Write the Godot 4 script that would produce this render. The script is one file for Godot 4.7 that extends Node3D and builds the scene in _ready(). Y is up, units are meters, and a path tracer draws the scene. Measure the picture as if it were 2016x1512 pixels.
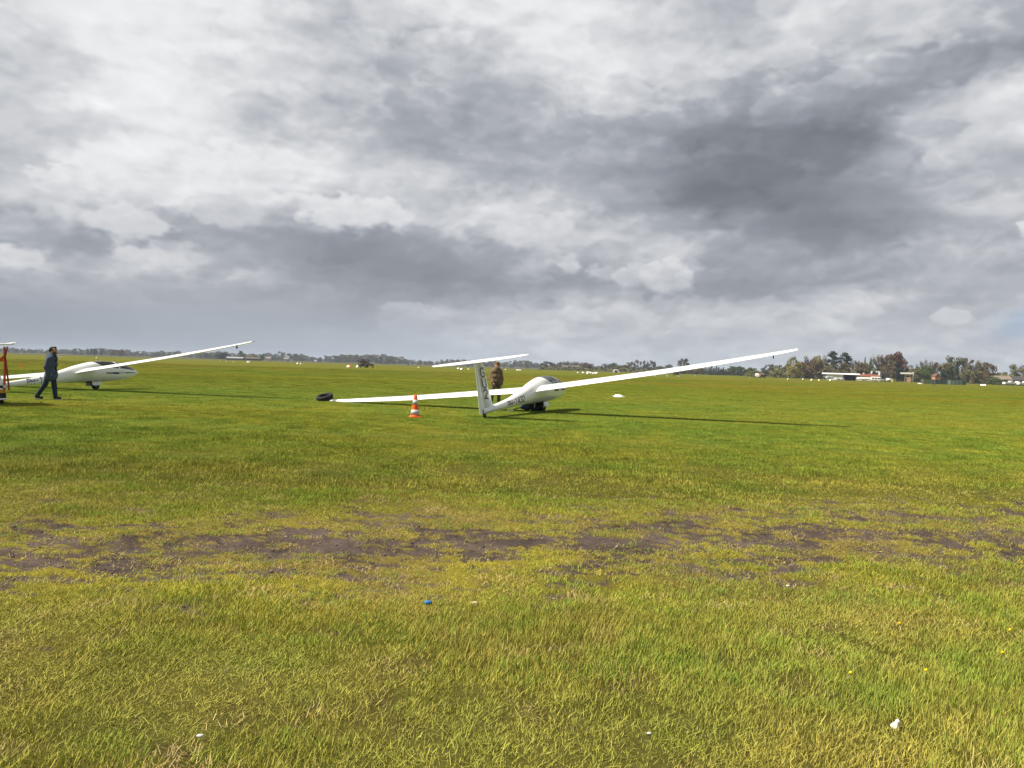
extends Node3D

func _ready() -> void:
	# ------------------------------------------------------------ camera, sky, sun, exposure
	var cam := Camera3D.new()
	cam.name = "camera"
	add_child(cam)
	cam.position = Vector3(0, 1.6, 0)
	cam.basis = Basis(Vector3.RIGHT, deg_to_rad(-1.286)) * Basis(Vector3.BACK, deg_to_rad(1.718))
	cam.fov = 53.04
	cam.near = .05
	cam.far = 9000.0
	cam.current = true
	var around := WorldEnvironment.new()
	around.name = "world_environment"
	var env := Environment.new()
	env.background_mode = Environment.BG_SKY
	env.sky = make_sky()
	env.tonemap_mode = Environment.TONE_MAPPER_LINEAR
	env.tonemap_exposure = 1.8
	env.sdfgi_enabled = true
	env.ssao_enabled = true
	env.ssil_enabled = true
	env.fog_enabled = true
	env.fog_density = .00017
	env.fog_light_color = Color(.80, .86, .95)
	around.environment = env
	add_child(around)
	var sun := DirectionalLight3D.new()
	sun.name = "sun"
	sun.light_energy = 1.6
	sun.light_color = Color(1.0, .955, .87)
	sun.light_angular_distance = .5
	sun.shadow_enabled = true
	add_child(sun)
	sun.look_at_from_position(Vector3.ZERO, Vector3(.768, -1.0, -.089), Vector3.UP)
	# ------------------------------------------------------------ the field
	field_noises()
	make_ground()
	make_grass()
	# ------------------------------------------------------------ round the field
	make_buildings()
	make_trees()
	# ------------------------------------------------------------ gliders, people, things
	make_glider("white two seat glider in the middle with dark red PH-1432 lettering, left wing tip down", Vector3(.947, 0, -27.794), .394, .135, Color(.085, .018, .040), true)
	make_glider("white two seat glider at the left with blue nose stripe and blue PH-143 lettering", Vector3(-19.104, 0, -34.421), .302, .123, Color(.018, .030, .135), false)
	make_walker()
	make_helper()
	make_buggy()
	make_field_things()
	make_small_things()

# ---------------------------------------------------------------- sky
const CLOUD_ELEVATION := [0.0, 1.0, 2.0, 3.0, 3.75, 4.5, 5.25, 6.0, 6.75, 7.5, 8.5, 9.5, 10.5, 11.5, 12.5, 14.0, 15.5, 17.0, 18.5, 20.0, 21.5, 23.0, 24.5, 26.0]
# how grey the cloud cover is, every 2 degrees of azimuth from -36 to 36, one row per elevation above
const CLOUD_GREY := [
	[172, 172, 173, 175, 176, 178, 179, 180, 182, 183, 184, 185, 186, 187, 187, 188, 189, 190, 191, 191, 192, 191, 191, 190, 190, 190, 190, 190, 190, 190, 189, 189, 189, 188, 188, 188, 188],
	[167, 167, 169, 171, 173, 175, 177, 178, 180, 181, 183, 184, 185, 186, 187, 187, 188, 189, 190, 191, 192, 191, 190, 189, 189, 189, 189, 190, 190, 190, 189, 189, 188, 188, 187, 187, 187],
	[164, 164, 166, 168, 170, 172, 174, 176, 177, 179, 181, 182, 182, 183, 184, 184, 185, 187, 189, 191, 192, 191, 190, 188, 188, 189, 189, 190, 190, 190, 189, 188, 188, 187, 186, 186, 186],
	[166, 166, 167, 169, 171, 174, 175, 176, 175, 174, 174, 174, 174, 174, 179, 183, 183, 185, 188, 191, 193, 191, 190, 189, 189, 190, 191, 192, 191, 190, 188, 187, 187, 185, 184, 183, 183],
	[177, 175, 173, 174, 177, 180, 180, 179, 177, 175, 173, 171, 169, 167, 173, 181, 182, 183, 189, 195, 197, 193, 192, 193, 194, 194, 192, 191, 194, 196, 196, 194, 186, 185, 189, 182, 182],
	[204, 196, 189, 180, 181, 184, 184, 181, 179, 176, 173, 170, 167, 165, 162, 161, 165, 169, 174, 180, 186, 184, 182, 182, 184, 183, 181, 180, 185, 194, 198, 198, 188, 180, 187, 181, 181],
	[204, 211, 220, 195, 194, 197, 197, 191, 183, 179, 174, 168, 163, 158, 154, 152, 155, 158, 161, 165, 170, 171, 165, 161, 159, 156, 155, 153, 157, 175, 186, 194, 190, 170, 176, 180, 180],
	[177, 185, 193, 185, 190, 201, 213, 214, 195, 181, 169, 161, 156, 152, 150, 150, 151, 153, 157, 160, 163, 165, 166, 167, 164, 159, 158, 158, 160, 166, 170, 174, 176, 176, 179, 182, 182],
	[179, 171, 167, 170, 173, 180, 189, 195, 187, 176, 165, 155, 147, 148, 149, 150, 154, 157, 163, 172, 178, 175, 176, 181, 177, 169, 164, 165, 167, 170, 171, 174, 185, 189, 187, 185, 186],
	[206, 197, 182, 175, 171, 164, 165, 172, 172, 168, 162, 157, 152, 152, 153, 155, 161, 167, 174, 186, 195, 189, 190, 198, 193, 183, 171, 172, 174, 174, 174, 175, 189, 191, 188, 187, 187],
	[203, 209, 203, 197, 198, 201, 194, 185, 176, 168, 164, 161, 158, 159, 161, 164, 175, 186, 194, 200, 205, 202, 201, 203, 198, 191, 178, 167, 158, 154, 155, 160, 172, 179, 184, 189, 192],
	[181, 187, 208, 215, 218, 225, 223, 213, 199, 187, 181, 181, 180, 181, 181, 183, 193, 203, 211, 210, 210, 208, 205, 201, 195, 186, 174, 157, 146, 143, 146, 153, 165, 177, 195, 210, 213],
	[189, 185, 210, 233, 235, 234, 231, 225, 216, 207, 202, 201, 201, 203, 206, 208, 213, 219, 221, 215, 208, 201, 194, 187, 173, 155, 148, 142, 140, 142, 146, 152, 162, 178, 200, 211, 208],
	[201, 197, 204, 217, 232, 237, 238, 237, 233, 228, 225, 222, 217, 214, 210, 208, 209, 211, 213, 210, 202, 191, 180, 171, 154, 138, 135, 134, 138, 143, 151, 161, 170, 180, 191, 194, 191],
	[209, 206, 203, 203, 221, 236, 237, 235, 234, 234, 236, 237, 231, 224, 214, 205, 198, 194, 193, 198, 192, 176, 164, 153, 140, 132, 130, 130, 137, 146, 158, 169, 178, 186, 191, 194, 195],
	[214, 213, 215, 213, 220, 233, 241, 233, 228, 226, 227, 231, 221, 211, 198, 187, 183, 179, 179, 185, 182, 170, 161, 152, 142, 136, 134, 132, 133, 134, 136, 165, 199, 205, 204, 206, 209],
	[205, 208, 224, 238, 241, 241, 245, 233, 221, 210, 206, 206, 201, 194, 183, 175, 174, 174, 176, 179, 178, 177, 174, 167, 158, 149, 144, 140, 135, 134, 135, 163, 195, 205, 214, 220, 222],
	[205, 205, 213, 228, 238, 241, 243, 233, 221, 209, 207, 204, 195, 186, 179, 175, 177, 179, 181, 183, 186, 188, 185, 178, 171, 165, 159, 155, 150, 149, 149, 156, 170, 189, 214, 221, 217],
	[226, 220, 212, 219, 234, 238, 238, 232, 226, 223, 216, 205, 199, 191, 186, 182, 181, 183, 191, 199, 206, 215, 210, 200, 194, 188, 183, 178, 173, 169, 163, 157, 152, 164, 181, 178, 164],
	[226, 226, 226, 227, 236, 242, 238, 232, 229, 224, 217, 205, 198, 195, 192, 193, 195, 201, 211, 222, 229, 234, 228, 221, 214, 207, 202, 199, 199, 195, 191, 184, 169, 156, 159, 162, 167],
	[226, 226, 231, 235, 239, 245, 244, 237, 230, 223, 217, 209, 201, 200, 198, 198, 204, 210, 218, 228, 237, 236, 229, 222, 218, 214, 212, 215, 218, 216, 212, 208, 207, 196, 182, 179, 183],
	[226, 226, 231, 235, 240, 244, 243, 241, 235, 225, 217, 210, 204, 212, 220, 224, 226, 229, 232, 235, 238, 233, 224, 214, 209, 203, 200, 207, 214, 221, 218, 216, 214, 203, 190, 185, 185],
	[226, 226, 231, 235, 240, 244, 243, 241, 236, 227, 217, 211, 207, 217, 227, 233, 234, 236, 237, 237, 234, 226, 217, 208, 204, 199, 199, 206, 213, 221, 219, 217, 215, 203, 189, 185, 185],
	[226, 226, 231, 235, 240, 244, 243, 241, 236, 226, 217, 211, 207, 218, 229, 235, 236, 237, 237, 236, 230, 222, 214, 206, 202, 198, 199, 206, 214, 221, 219, 217, 215, 202, 189, 185, 185],
]
# single cumulus heaps: azimuth, elevation, half width, half height, grey of the top, grey of the base, softness of the edge
const HEAPS := [
	[10.9, 6.55, 2.1, 1.5, 226, 186, .10], [8.9, 6.7, 1.9, 1.15, 216, 190, .16], [4.1, 7.5, 1.1, .8, 222, 190, .35], [6.6, 6.9, 1.6, 1.0, 206, 182, .3],
	[-29.8, 10.6, 2.6, 1.7, 240, 212, .14], [-33.6, 5.6, 2.8, 1.1, 228, 200, .3], [-25.0, 6.2, 3.6, 1.2, 219, 196, .35], [-26.5, 8.6, 3.0, 1.5, 228, 208, .3],
	[32.6, 16.0, 3.0, 2.0, 224, 204, .2], [28.2, 14.2, .9, 1.2, 212, 194, .2], [34.0, 9.2, 1.3, 1.1, 232, 205, .15],
	[5.0, 3.9, 2.6, .8, 212, 184, .3], [24.0, 4.4, 2.6, .7, 212, 190, .3], [29.5, 4.0, 1.4, .7, 206, 186, .2], [1.5, 9.9, 3.5, 1.6, 226, 205, .3], [15.5, 3.6, 4.0, .7, 203, 186, .4],
	[-8.2, 4.0, 2.0, .5, 192, 176, .4], [-12.0, 10.4, 4.5, 1.8, 236, 214, .3], [-20.5, 13.3, 3.4, 1.5, 243, 226, .3],
]
var soft_noise := FastNoiseLite.new()
var puff_noise := FastNoiseLite.new()
var wisp_noise := FastNoiseLite.new()
var lump_noise := FastNoiseLite.new()

func cloud_row(row: int, i: int, t: float) -> float:
	var r: Array = CLOUD_GREY[row]
	return cubic_interpolate(r[i], r[i + 1], r[maxi(i - 1, 0)], r[mini(i + 2, r.size() - 1)], t)

func cloud_grey(az: float, el: float) -> float:
	var n := CLOUD_ELEVATION.size()
	var k := 0
	while k < n - 2 and el > CLOUD_ELEVATION[k + 1]:
		k += 1
	var t: float = clampf((el - CLOUD_ELEVATION[k]) / (CLOUD_ELEVATION[k + 1] - CLOUD_ELEVATION[k]), 0.0, 1.0)
	var x: float = clampf((az + 36.0) / 2.0, 0.0, 35.999)
	var i := int(x)
	return lerpf(cloud_row(k, i, x - i), cloud_row(k + 1, i, x - i), t * t * (3.0 - 2.0 * t))

func sky_color(az: float, el: float) -> Color:
	var high: float = 1.0 - .9 * exp(-el / 5.5)
	var u: float = az * .09
	var v: float = el * (.09 + .11 / (.4 + high))
	# the cover drifts along uneven edges
	var w1: float = soft_noise.get_noise_3d(u * 1.2, v * 1.2, 0.0)
	var w2: float = soft_noise.get_noise_3d(u * 1.2, v * 1.2, 9.0)
	var p1: float = puff_noise.get_noise_3d(u * 3.0, v * 3.0, 3.0)
	var p2: float = puff_noise.get_noise_3d(u * 3.0, v * 3.0, 17.0)
	var heap1: float = 1.0 - absf(puff_noise.get_noise_3d(u * 2.6, v * 3.0, 160.0)) * 3.4   # scalloped, as heaped clouds are
	var a2: float = az + w1 * 1.7 + p1 * .7 + heap1 * .3
	var e2: float = maxf(0.0, el + (w2 * 1.0 + p2 * .5 - heap1 * .38) * high)
	var far_side: float = smoothstep(35.0, 50.0, absf(az))
	var g: float = cloud_grey(a2, minf(e2, 25.9))
	# a nearer layer of cloud, torn open along ragged edges
	var tear: float = soft_noise.get_noise_3d(u * 1.25 + w2 * .4, v * 1.6 + w1 * .4, 180.0) + p1 * .13
	g = lerpf(g, cloud_grey(a2 + 1.2 * w2 + .9, minf(maxf(0.0, e2 - .75 * high), 25.9)), smoothstep(-.05, .12, tear))
	if far_side > 0.0 or el > 25.0:
		var other: float = 176.0 + 85.0 * soft_noise.get_noise_3d(u * .8 + 4.0, v * .8, 30.0) + 22.0 * exp(-pow(angle_difference(deg_to_rad(az), deg_to_rad(-97.0)), 2.0) * 2.0)
		g = lerpf(g, clampf(other, 125.0, 245.0), maxf(far_side, smoothstep(25.0, 34.0, el)))
	# cauliflower tops and torn veils
	var billow: float = 1.0 - absf(puff_noise.get_noise_3d(u * 2.3, v * 2.3, 40.0)) * 2.6
	var torn: float = wisp_noise.get_noise_3d(u * 2.2 + w1 * .5, v * 2.6 + w2 * .5, 60.0)
	var fine: float = wisp_noise.get_noise_3d(u * 7.0, v * 8.5, 80.0)
	var rain: float = smoothstep(5.2, 2.6, el + w1 * 1.4) * smoothstep(4.0, -14.0, az)   # the grey curtain of rain under the left cloud
	var lively: float = (1.0 - .86 * rain) * (.45 + .55 * high) * lerpf(.42, 1.0, smoothstep(138.0, 215.0, g))
	g += lively * ((billow - .45) * 6.0 + torn * 8.0 + fine * 4.0)
	g += lively * 11.0 * (smoothstep(.02, .26, torn + fine * .25) - .35) * smoothstep(220.0, 190.0, g) * smoothstep(145.0, 180.0, g)
	# lit tops and shaded bases of the lumps: light comes from upper left
	var lump: float = lump_noise.get_noise_3d(u * 2.0 + p1 * .25, v * 2.3 + p2 * .25, 140.0)
	var lump2: float = lump_noise.get_noise_3d(u * 2.0 + p1 * .25 - .08, v * 2.3 + p2 * .25 + .20, 140.0)
	g += (lump - lump2) * 23.0 * (1.0 - .9 * rain) * lerpf(.4, 1.0, smoothstep(135.0, 200.0, g)) * (.4 + .6 * high)
	for h in HEAPS:
		var dx: float = (az - h[0] + w1 * .5) / h[2]
		if absf(dx) < 2.0:
			var dy: float = (el - h[1] + w2 * .3) / h[3]
			if absf(dy) < 2.0:
				var d: float = 1.0 - sqrt(dx * dx + dy * dy * (1.0 if dy > 0.0 else 1.5)) + puff_noise.get_noise_3d(u * 5.5, v * 5.5, 100.0) * .55 + torn * .3
				var edge: float = lerpf(h[6], .75, smoothstep(.2, -.7, dy))
				var shade: float = clampf(.5 + dy * .45 + dx * -.12 + puff_noise.get_noise_3d(u * 6.0, v * 6.0, 120.0) * .55, 0.0, 1.0)
				g = lerpf(g, maxf(g, lerpf(h[5], h[4], shade)), smoothstep(0.0, edge, d) * .92)
	var up_high: float = smoothstep(3.0, 8.0, el)
	g -= 5.0 * up_high * smoothstep(150.0, 190.0, g) * smoothstep(243.0, 225.0, g)
	g += 9.0 * (1.0 - up_high) * smoothstep(-14.0, 4.0, az)
	g += (g - 190.0) * up_high * (.10 if g < 190.0 else .02)
	g = clampf(g - 14.0 * smoothstep(222.0, 262.0, g), 100.0, 250.0)
	var dull: float = smoothstep(240.0, 150.0, g)
	var c := Color(g - 1.0 - 3.5 * dull, g, g + 2.0 + 7.0 * dull)
	if rain > 0.0:
		c = c.lerp(Color(g - 6.0, g - 1.0, g + 7.0), rain)
	var gap: float = smoothstep(30.0, 36.0, az) * smoothstep(1.4, .3, absf(el - 3.6 + w2)) * (1.0 - far_side)   # a hole with blue air low on the right
	c = c.lerp(Color(158, 184, 214), gap * .75)
	var low: float = smoothstep(4.5, 0.0, el)
	c = c.lerp(Color(c.r - 3.0, c.g, c.b + 3.0), low)
	return Color(c.r / 255.0, c.g / 255.0, c.b / 255.0).srgb_to_linear()

func fill_sky(w: int, h: int, x0: float, x1: float, top: float, bottom: float) -> Image:
	var bytes := PackedFloat32Array()
	bytes.resize(w * h * 3)
	var k := 0
	for y in h:
		var el: float = lerpf(top, bottom, (y + .5) / h)
		for x in w:
			var c := sky_color(lerpf(x0, x1, (x + .5) / w), maxf(el, 0.0))
			bytes[k] = c.r
			bytes[k + 1] = c.g
			bytes[k + 2] = c.b
			k += 3
	return Image.create_from_data(w, h, false, Image.FORMAT_RGBF, bytes.to_byte_array())

func make_sky() -> Sky:
	for n in [[soft_noise, 11, 4, .5], [puff_noise, 23, 4, .52], [wisp_noise, 37, 6, .55], [lump_noise, 51, 3, .42]]:
		n[0].noise_type = FastNoiseLite.TYPE_SIMPLEX_SMOOTH
		n[0].seed = n[1]
		n[0].frequency = 1.0
		n[0].fractal_type = FastNoiseLite.FRACTAL_FBM
		n[0].fractal_octaves = n[2]
		n[0].fractal_gain = n[3]
	var w := 4096
	var h := 2048
	var whole := fill_sky(512, 128, -180.0, 180.0, 90.0, 0.0)
	whole.resize(w, h / 2, Image.INTERPOLATE_CUBIC)
	var img := Image.create(w, h, false, Image.FORMAT_RGBF)
	img.fill(Color(.45, .48, .53))
	img.blit_rect(whole, Rect2i(0, 0, w, h / 2), Vector2i.ZERO)
	# the part with most detail: azimuth -50.6 to 50.6, elevation 0 to 40
	var a := int(w * .5) - 576
	var part := fill_sky(1152, 456, -576.0 * 360.0 / w, 576.0 * 360.0 / w, 456.0 * 180.0 / h, 0.0)
	img.blit_rect(part, Rect2i(0, 0, 1152, 456), Vector2i(a, h / 2 - 456))
	# straight ahead lies at the picture's left and right border
	var turned := Image.create(w, h, false, Image.FORMAT_RGBF)
	turned.blit_rect(img, Rect2i(w / 2, 0, w / 2, h), Vector2i.ZERO)
	turned.blit_rect(img, Rect2i(0, 0, w / 2, h), Vector2i(w / 2, 0))
	var mat := PanoramaSkyMaterial.new()
	mat.panorama = ImageTexture.create_from_image(turned)
	mat.energy_multiplier = 1.0 / 1.8   # the camera's exposure is 1.8
	var sky := Sky.new()
	sky.sky_material = mat
	return sky
# ---------------------------------------------------------------- shape and naming helpers
var paints := {}

func paint(c: Color, rough := .6, spec := .4, metal := 0.0) -> StandardMaterial3D:   # c is the real-world (linear) colour
	var key := "%s %s %s %s" % [c, rough, spec, metal]
	if not paints.has(key):
		var m := StandardMaterial3D.new()
		m.albedo_color = c.linear_to_srgb()
		m.roughness = rough
		m.metallic_specular = spec
		m.metallic = metal
		m.cull_mode = BaseMaterial3D.CULL_DISABLED
		paints[key] = m
	return paints[key]

func numbered(called: String) -> String:
	if not has_node(called):
		return called
	var k := 1
	while has_node("%s_%03d" % [called, k]):
		k += 1
	return "%s_%03d" % [called, k]

func tag(o: Node, label: String, category: String, group := "") -> void:
	o.set_meta("label", label)
	o.set_meta("category", category)
	if group:
		o.set_meta("group", group)

func thing(called: String, label: String, category: String, at := Vector3.ZERO, turn := 0.0, group := "") -> Node3D:
	var o := Node3D.new()
	o.name = numbered(called)
	add_child(o)
	o.position = at
	o.rotation.y = turn
	tag(o, label, category, group)
	return o

func shape() -> SurfaceTool:
	var st := SurfaceTool.new()
	st.begin(Mesh.PRIMITIVE_TRIANGLES)
	return st

func commit(st: SurfaceTool, smooth := true) -> ArrayMesh:
	if smooth:
		st.index()
	st.generate_normals()
	return st.commit()

func part(called: String, mesh: Mesh, m: Material, parent: Node) -> MeshInstance3D:
	var o := MeshInstance3D.new()
	var k := 0
	var n := called
	while parent.has_node(n):
		k += 1
		n = "%s_%03d" % [called, k]
	o.name = n
	o.mesh = mesh
	o.material_override = m
	o.cast_shadow = GeometryInstance3D.SHADOW_CASTING_SETTING_ON
	parent.add_child(o, true)
	return o

func copy_of(o: Node3D, label: String, group := "") -> Node3D:
	var c: Node3D = o.duplicate()
	c.name = numbered(str(o.name).rstrip("0123456789").rstrip("_"))
	add_child(c)
	c.set_meta("label", label)
	if group:
		c.set_meta("group", group)
	return c

func flat(st: SurfaceTool, a: Vector3, b: Vector3, c: Vector3, d: Vector3) -> void:
	for p in [a, b, c, a, c, d]:
		st.add_vertex(p)

func tri(st: SurfaceTool, a: Vector3, b: Vector3, c: Vector3) -> void:
	st.add_vertex(a)
	st.add_vertex(b)
	st.add_vertex(c)

# a box with chamfered edges
func box(st: SurfaceTool, at: Vector3, size: Vector3, turn := Basis.IDENTITY, chamfer := .0) -> void:
	st.set_smooth_group(-1)
	var h := size * .5
	var b: float = minf(chamfer, minf(h.x, minf(h.y, h.z)) * .6)
	if b <= 0.0:
		var q := []
		for k in 8:
			q.append(at + turn * Vector3(h.x * (1 if k & 1 else -1), h.y * (1 if k & 2 else -1), h.z * (1 if k & 4 else -1)))
		for f in [[0, 2, 3, 1], [4, 5, 7, 6], [0, 1, 5, 4], [2, 6, 7, 3], [0, 4, 6, 2], [1, 3, 7, 5]]:
			flat(st, q[f[0]], q[f[1]], q[f[2]], q[f[3]])
		return
	# faces, then edge strips, then corners
	for ax in 3:
		var u := (ax + 1) % 3
		var v := (ax + 2) % 3
		for s in [-1.0, 1.0]:
			var q := []
			for e in [[-1, -1], [1, -1], [1, 1], [-1, 1]]:
				var p := Vector3.ZERO
				p[ax] = s * h[ax]
				p[u] = e[0] * (h[u] - b)
				p[v] = e[1] * (h[v] - b)
				q.append(at + turn * p)
			flat(st, q[0], q[1], q[2], q[3])
		for s in [-1.0, 1.0]:
			for t in [-1.0, 1.0]:
				var q := []
				for e in [-1.0, 1.0]:
					var p := Vector3.ZERO
					p[ax] = e * (h[ax] - b)
					p[u] = s * h[u]
					p[v] = t * (h[v] - b)
					var p2 := p
					p2[u] = s * (h[u] - b)
					p2[v] = t * h[v]
					q.append(at + turn * p)
					q.append(at + turn * p2)
				flat(st, q[0], q[1], q[3], q[2])
	for k in 8:
		var s := Vector3(1 if k & 1 else -1, 1 if k & 2 else -1, 1 if k & 4 else -1)
		var q := []
		for ax in 3:
			var p := s * (h - Vector3.ONE * b)
			p[ax] = s[ax] * h[ax]
			q.append(at + turn * p)
		tri(st, q[0], q[1], q[2])

func box_mesh(at: Vector3, size: Vector3, chamfer := 0.0, turn := Basis.IDENTITY) -> ArrayMesh:
	var st := shape()
	box(st, at, size, turn, chamfer)
	return commit(st, false)

# rings of equally many points, joined
func loft(st: SurfaceTool, rings: Array, closed := true, cap := true, group := 0) -> void:
	st.set_smooth_group(group)
	for k in rings.size() - 1:
		var a: PackedVector3Array = rings[k]
		var b: PackedVector3Array = rings[k + 1]
		var n := a.size()
		for i in (n if closed else n - 1):
			var j := (i + 1) % n
			if not a[i].is_equal_approx(a[j]):
				tri(st, a[i], b[i], a[j])
			if not b[i].is_equal_approx(b[j]):
				tri(st, a[j], b[i], b[j])
	if cap:
		st.set_smooth_group(-1)
		for e in [0, rings.size() - 1]:
			var r: PackedVector3Array = rings[e]
			for i in range(1, r.size() - 1):
				tri(st, r[0], r[i], r[i + 1])

func ring_at(p: Vector3, along: Vector3, r: float, n := 8) -> PackedVector3Array:
	var z := along.normalized()
	var x := z.cross(Vector3.UP if absf(z.y) < .9 else Vector3.RIGHT).normalized()
	var y := z.cross(x)
	var out := PackedVector3Array()
	for i in n:
		out.append(p + (x * cos(TAU * i / n) + y * sin(TAU * i / n)) * r)
	return out

func tube(st: SurfaceTool, points: Array, radii: Array, n := 8, cap := true) -> void:
	var rings := []
	for k in points.size():
		var along: Vector3 = points[mini(k + 1, points.size() - 1)] - points[maxi(k - 1, 0)]
		rings.append(ring_at(points[k], along, radii[k], n))
	loft(st, rings, true, cap)

func tube_mesh(points: Array, radii: Array, n := 8) -> ArrayMesh:
	var st := shape()
	tube(st, points, radii, n)
	return commit(st)

# profile of (radius, height) pairs turned about an axis through `at`
func lathe(st: SurfaceTool, profile: Array, n := 24, turn := Basis.IDENTITY, at := Vector3.ZERO, sharp := false) -> void:
	for k in profile.size() - 1:
		var rings := []
		for e in 2:
			var p: Vector2 = profile[k + e]
			var ring := PackedVector3Array()
			for i in n:
				ring.append(at + turn * Vector3(p.x * cos(TAU * i / n), p.y, p.x * sin(TAU * i / n)))
			rings.append(ring)
		loft(st, rings, true, false, k + 1 if sharp else 0)

func lathe_mesh(profile: Array, n := 24, turn := Basis.IDENTITY, at := Vector3.ZERO, sharp := false) -> ArrayMesh:
	var st := shape()
	lathe(st, profile, n, turn, at, sharp)
	return commit(st)

func tyre_mesh(r: float, width: float, at := Vector3.ZERO, turn := Basis(Vector3.BACK, PI / 2), inner := .6) -> ArrayMesh:
	var w := width * .5
	return lathe_mesh([Vector2(r * inner, -w * .7), Vector2(r * .8, -w), Vector2(r * .94, -w * .92), Vector2(r, -w * .6), Vector2(r, w * .6), Vector2(r * .94, w * .92), Vector2(r * .8, w), Vector2(r * inner, w * .7), Vector2(r * inner, -w * .7)], 28, turn, at, false)

# ---------------------------------------------------------------- lettering: strokes on a 4 x 6 grid
const STROKES := {
	"P": [[0, 0, 0, 6, 3, 6, 3.8, 5.5, 4, 4.6, 3.8, 3.6, 3, 3, 0, 3]], "H": [[0, 0, 0, 6], [4, 0, 4, 6], [0, 3, 4, 3]], "-": [[.6, 3, 3.2, 3]],
	"1": [[1.2, 5.0, 2.2, 6, 2.2, 0]], "4": [[3, 0, 3, 6, 0, 2, 4.2, 2]], "3": [[0, 5.2, 1, 6, 3, 6, 4, 5, 3.6, 3.7, 2, 3.2, 3.6, 2.7, 4, 1.5, 3, 0, 1, 0, 0, .8]],
	"2": [[0, 4.8, .6, 5.7, 2, 6, 3.4, 5.7, 4, 4.6, 3.5, 3.4, 0, 0, 4, 0]], "G": [[4, 5, 3, 6, 1, 6, 0, 4.8, 0, 1.2, 1, 0, 3, 0, 4, 1, 4, 2.8, 2.4, 2.8]],
	"U": [[0, 6, 0, 1.2, 1, 0, 3, 0, 4, 1.2, 4, 6]], "S": [[4, 5, 3, 6, 1, 6, 0, 5, .5, 3.6, 3.5, 2.4, 4, 1, 3, 0, 1, 0, 0, 1]], "C": [[4, 5, 3, 6, 1, 6, 0, 4.8, 0, 1.2, 1, 0, 3, 0, 4, 1]],
	"5": [[3.8, 6, .4, 6, .2, 3.4, 2.6, 3.6, 4, 2.4, 3.6, .6, 2, 0, .2, .6]], "0": [[1, 0, 0, 1.2, 0, 4.8, 1, 6, 3, 6, 4, 4.8, 4, 1.2, 3, 0, 1, 0]],
}

# returns flat stroke quads (each 4 Vector2) of a text, letter height 1
func strokes_of(text: String, weight: float, pitch := 5.4) -> Array:
	var out := []
	for n in text.length():
		for line in STROKES.get(text[n], []):
			for k in range(0, line.size() - 2, 2):
				var a := Vector2(line[k] + n * pitch, line[k + 1]) / 6.0
				var b := Vector2(line[k + 2] + n * pitch, line[k + 3]) / 6.0
				var along := (b - a).normalized()
				var side := along.orthogonal() * weight * .5
				a -= along * weight * .4
				b += along * weight * .4
				var parts := maxi(1, int((b - a).length() / .34))
				for i in parts:
					var p := a.lerp(b, float(i) / parts)
					var q := a.lerp(b, float(i + 1) / parts)
					out.append([p - side, q - side, q + side, p + side])
	return out
# ---------------------------------------------------------------- the field: ground sheet and grass
var broad := FastNoiseLite.new()
var mid := FastNoiseLite.new()
var small := FastNoiseLite.new()

func field_noises() -> void:
	for n in [[broad, 5, .045, 3], [mid, 6, .42, 3], [small, 7, 1.9, 3]]:
		n[0].noise_type = FastNoiseLite.TYPE_SIMPLEX_SMOOTH
		n[0].seed = n[1]
		n[0].frequency = n[2]
		n[0].fractal_octaves = n[3]

# how bare the worn strip is at x, d (d = metres ahead of the origin)
func bare(x: float, d: float) -> float:
	var off: float = d - (6.75 + .2 * x)
	if off < -2.2 or off > 3.0:
		return 0.0
	var lane: float = 1.0 - absf(off - .1) / ((1.35 if off < .1 else 1.9) * (1.0 + .10 * clampf(x, 0.0, 4.0)))
	var n: float = mid.get_noise_2d(x * 1.5, d * 2.8) * .5 + small.get_noise_2d(x * .8, d * 1.9) * .66 + small.get_noise_2d(x * 2.6 + 50.0, d * 6.0) * .72
	return smoothstep(.28, .36, n + lane * .60)

# dead spots between the tufts of the near grass
func thatch(x: float, d: float) -> float:
	return smoothstep(.16, .34, small.get_noise_2d(x * 1.1 + 400.0, d * 1.1) * .8 + mid.get_noise_2d(x * 1.7 + 70.0, d * 1.7) * .5)

func worn(x: float, d: float) -> float:
	var off: float = d - (6.85 + .2 * x)
	return smoothstep(2.9, .4, absf(off) + mid.get_noise_2d(x * .5 + 40.0, d * .7) * 1.0)

func ground_height(x: float, d: float) -> float:
	var near: float = 1.0 - smoothstep(8.0, 26.0, Vector2(x, d).length())
	return near * (mid.get_noise_2d(x * .9 + 90.0, d * .9) * .03 + small.get_noise_2d(x, d) * .008) + bare(x, d) * (-.014 + small.get_noise_2d(x * 5.0, d * 5.0) * .016)

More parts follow.
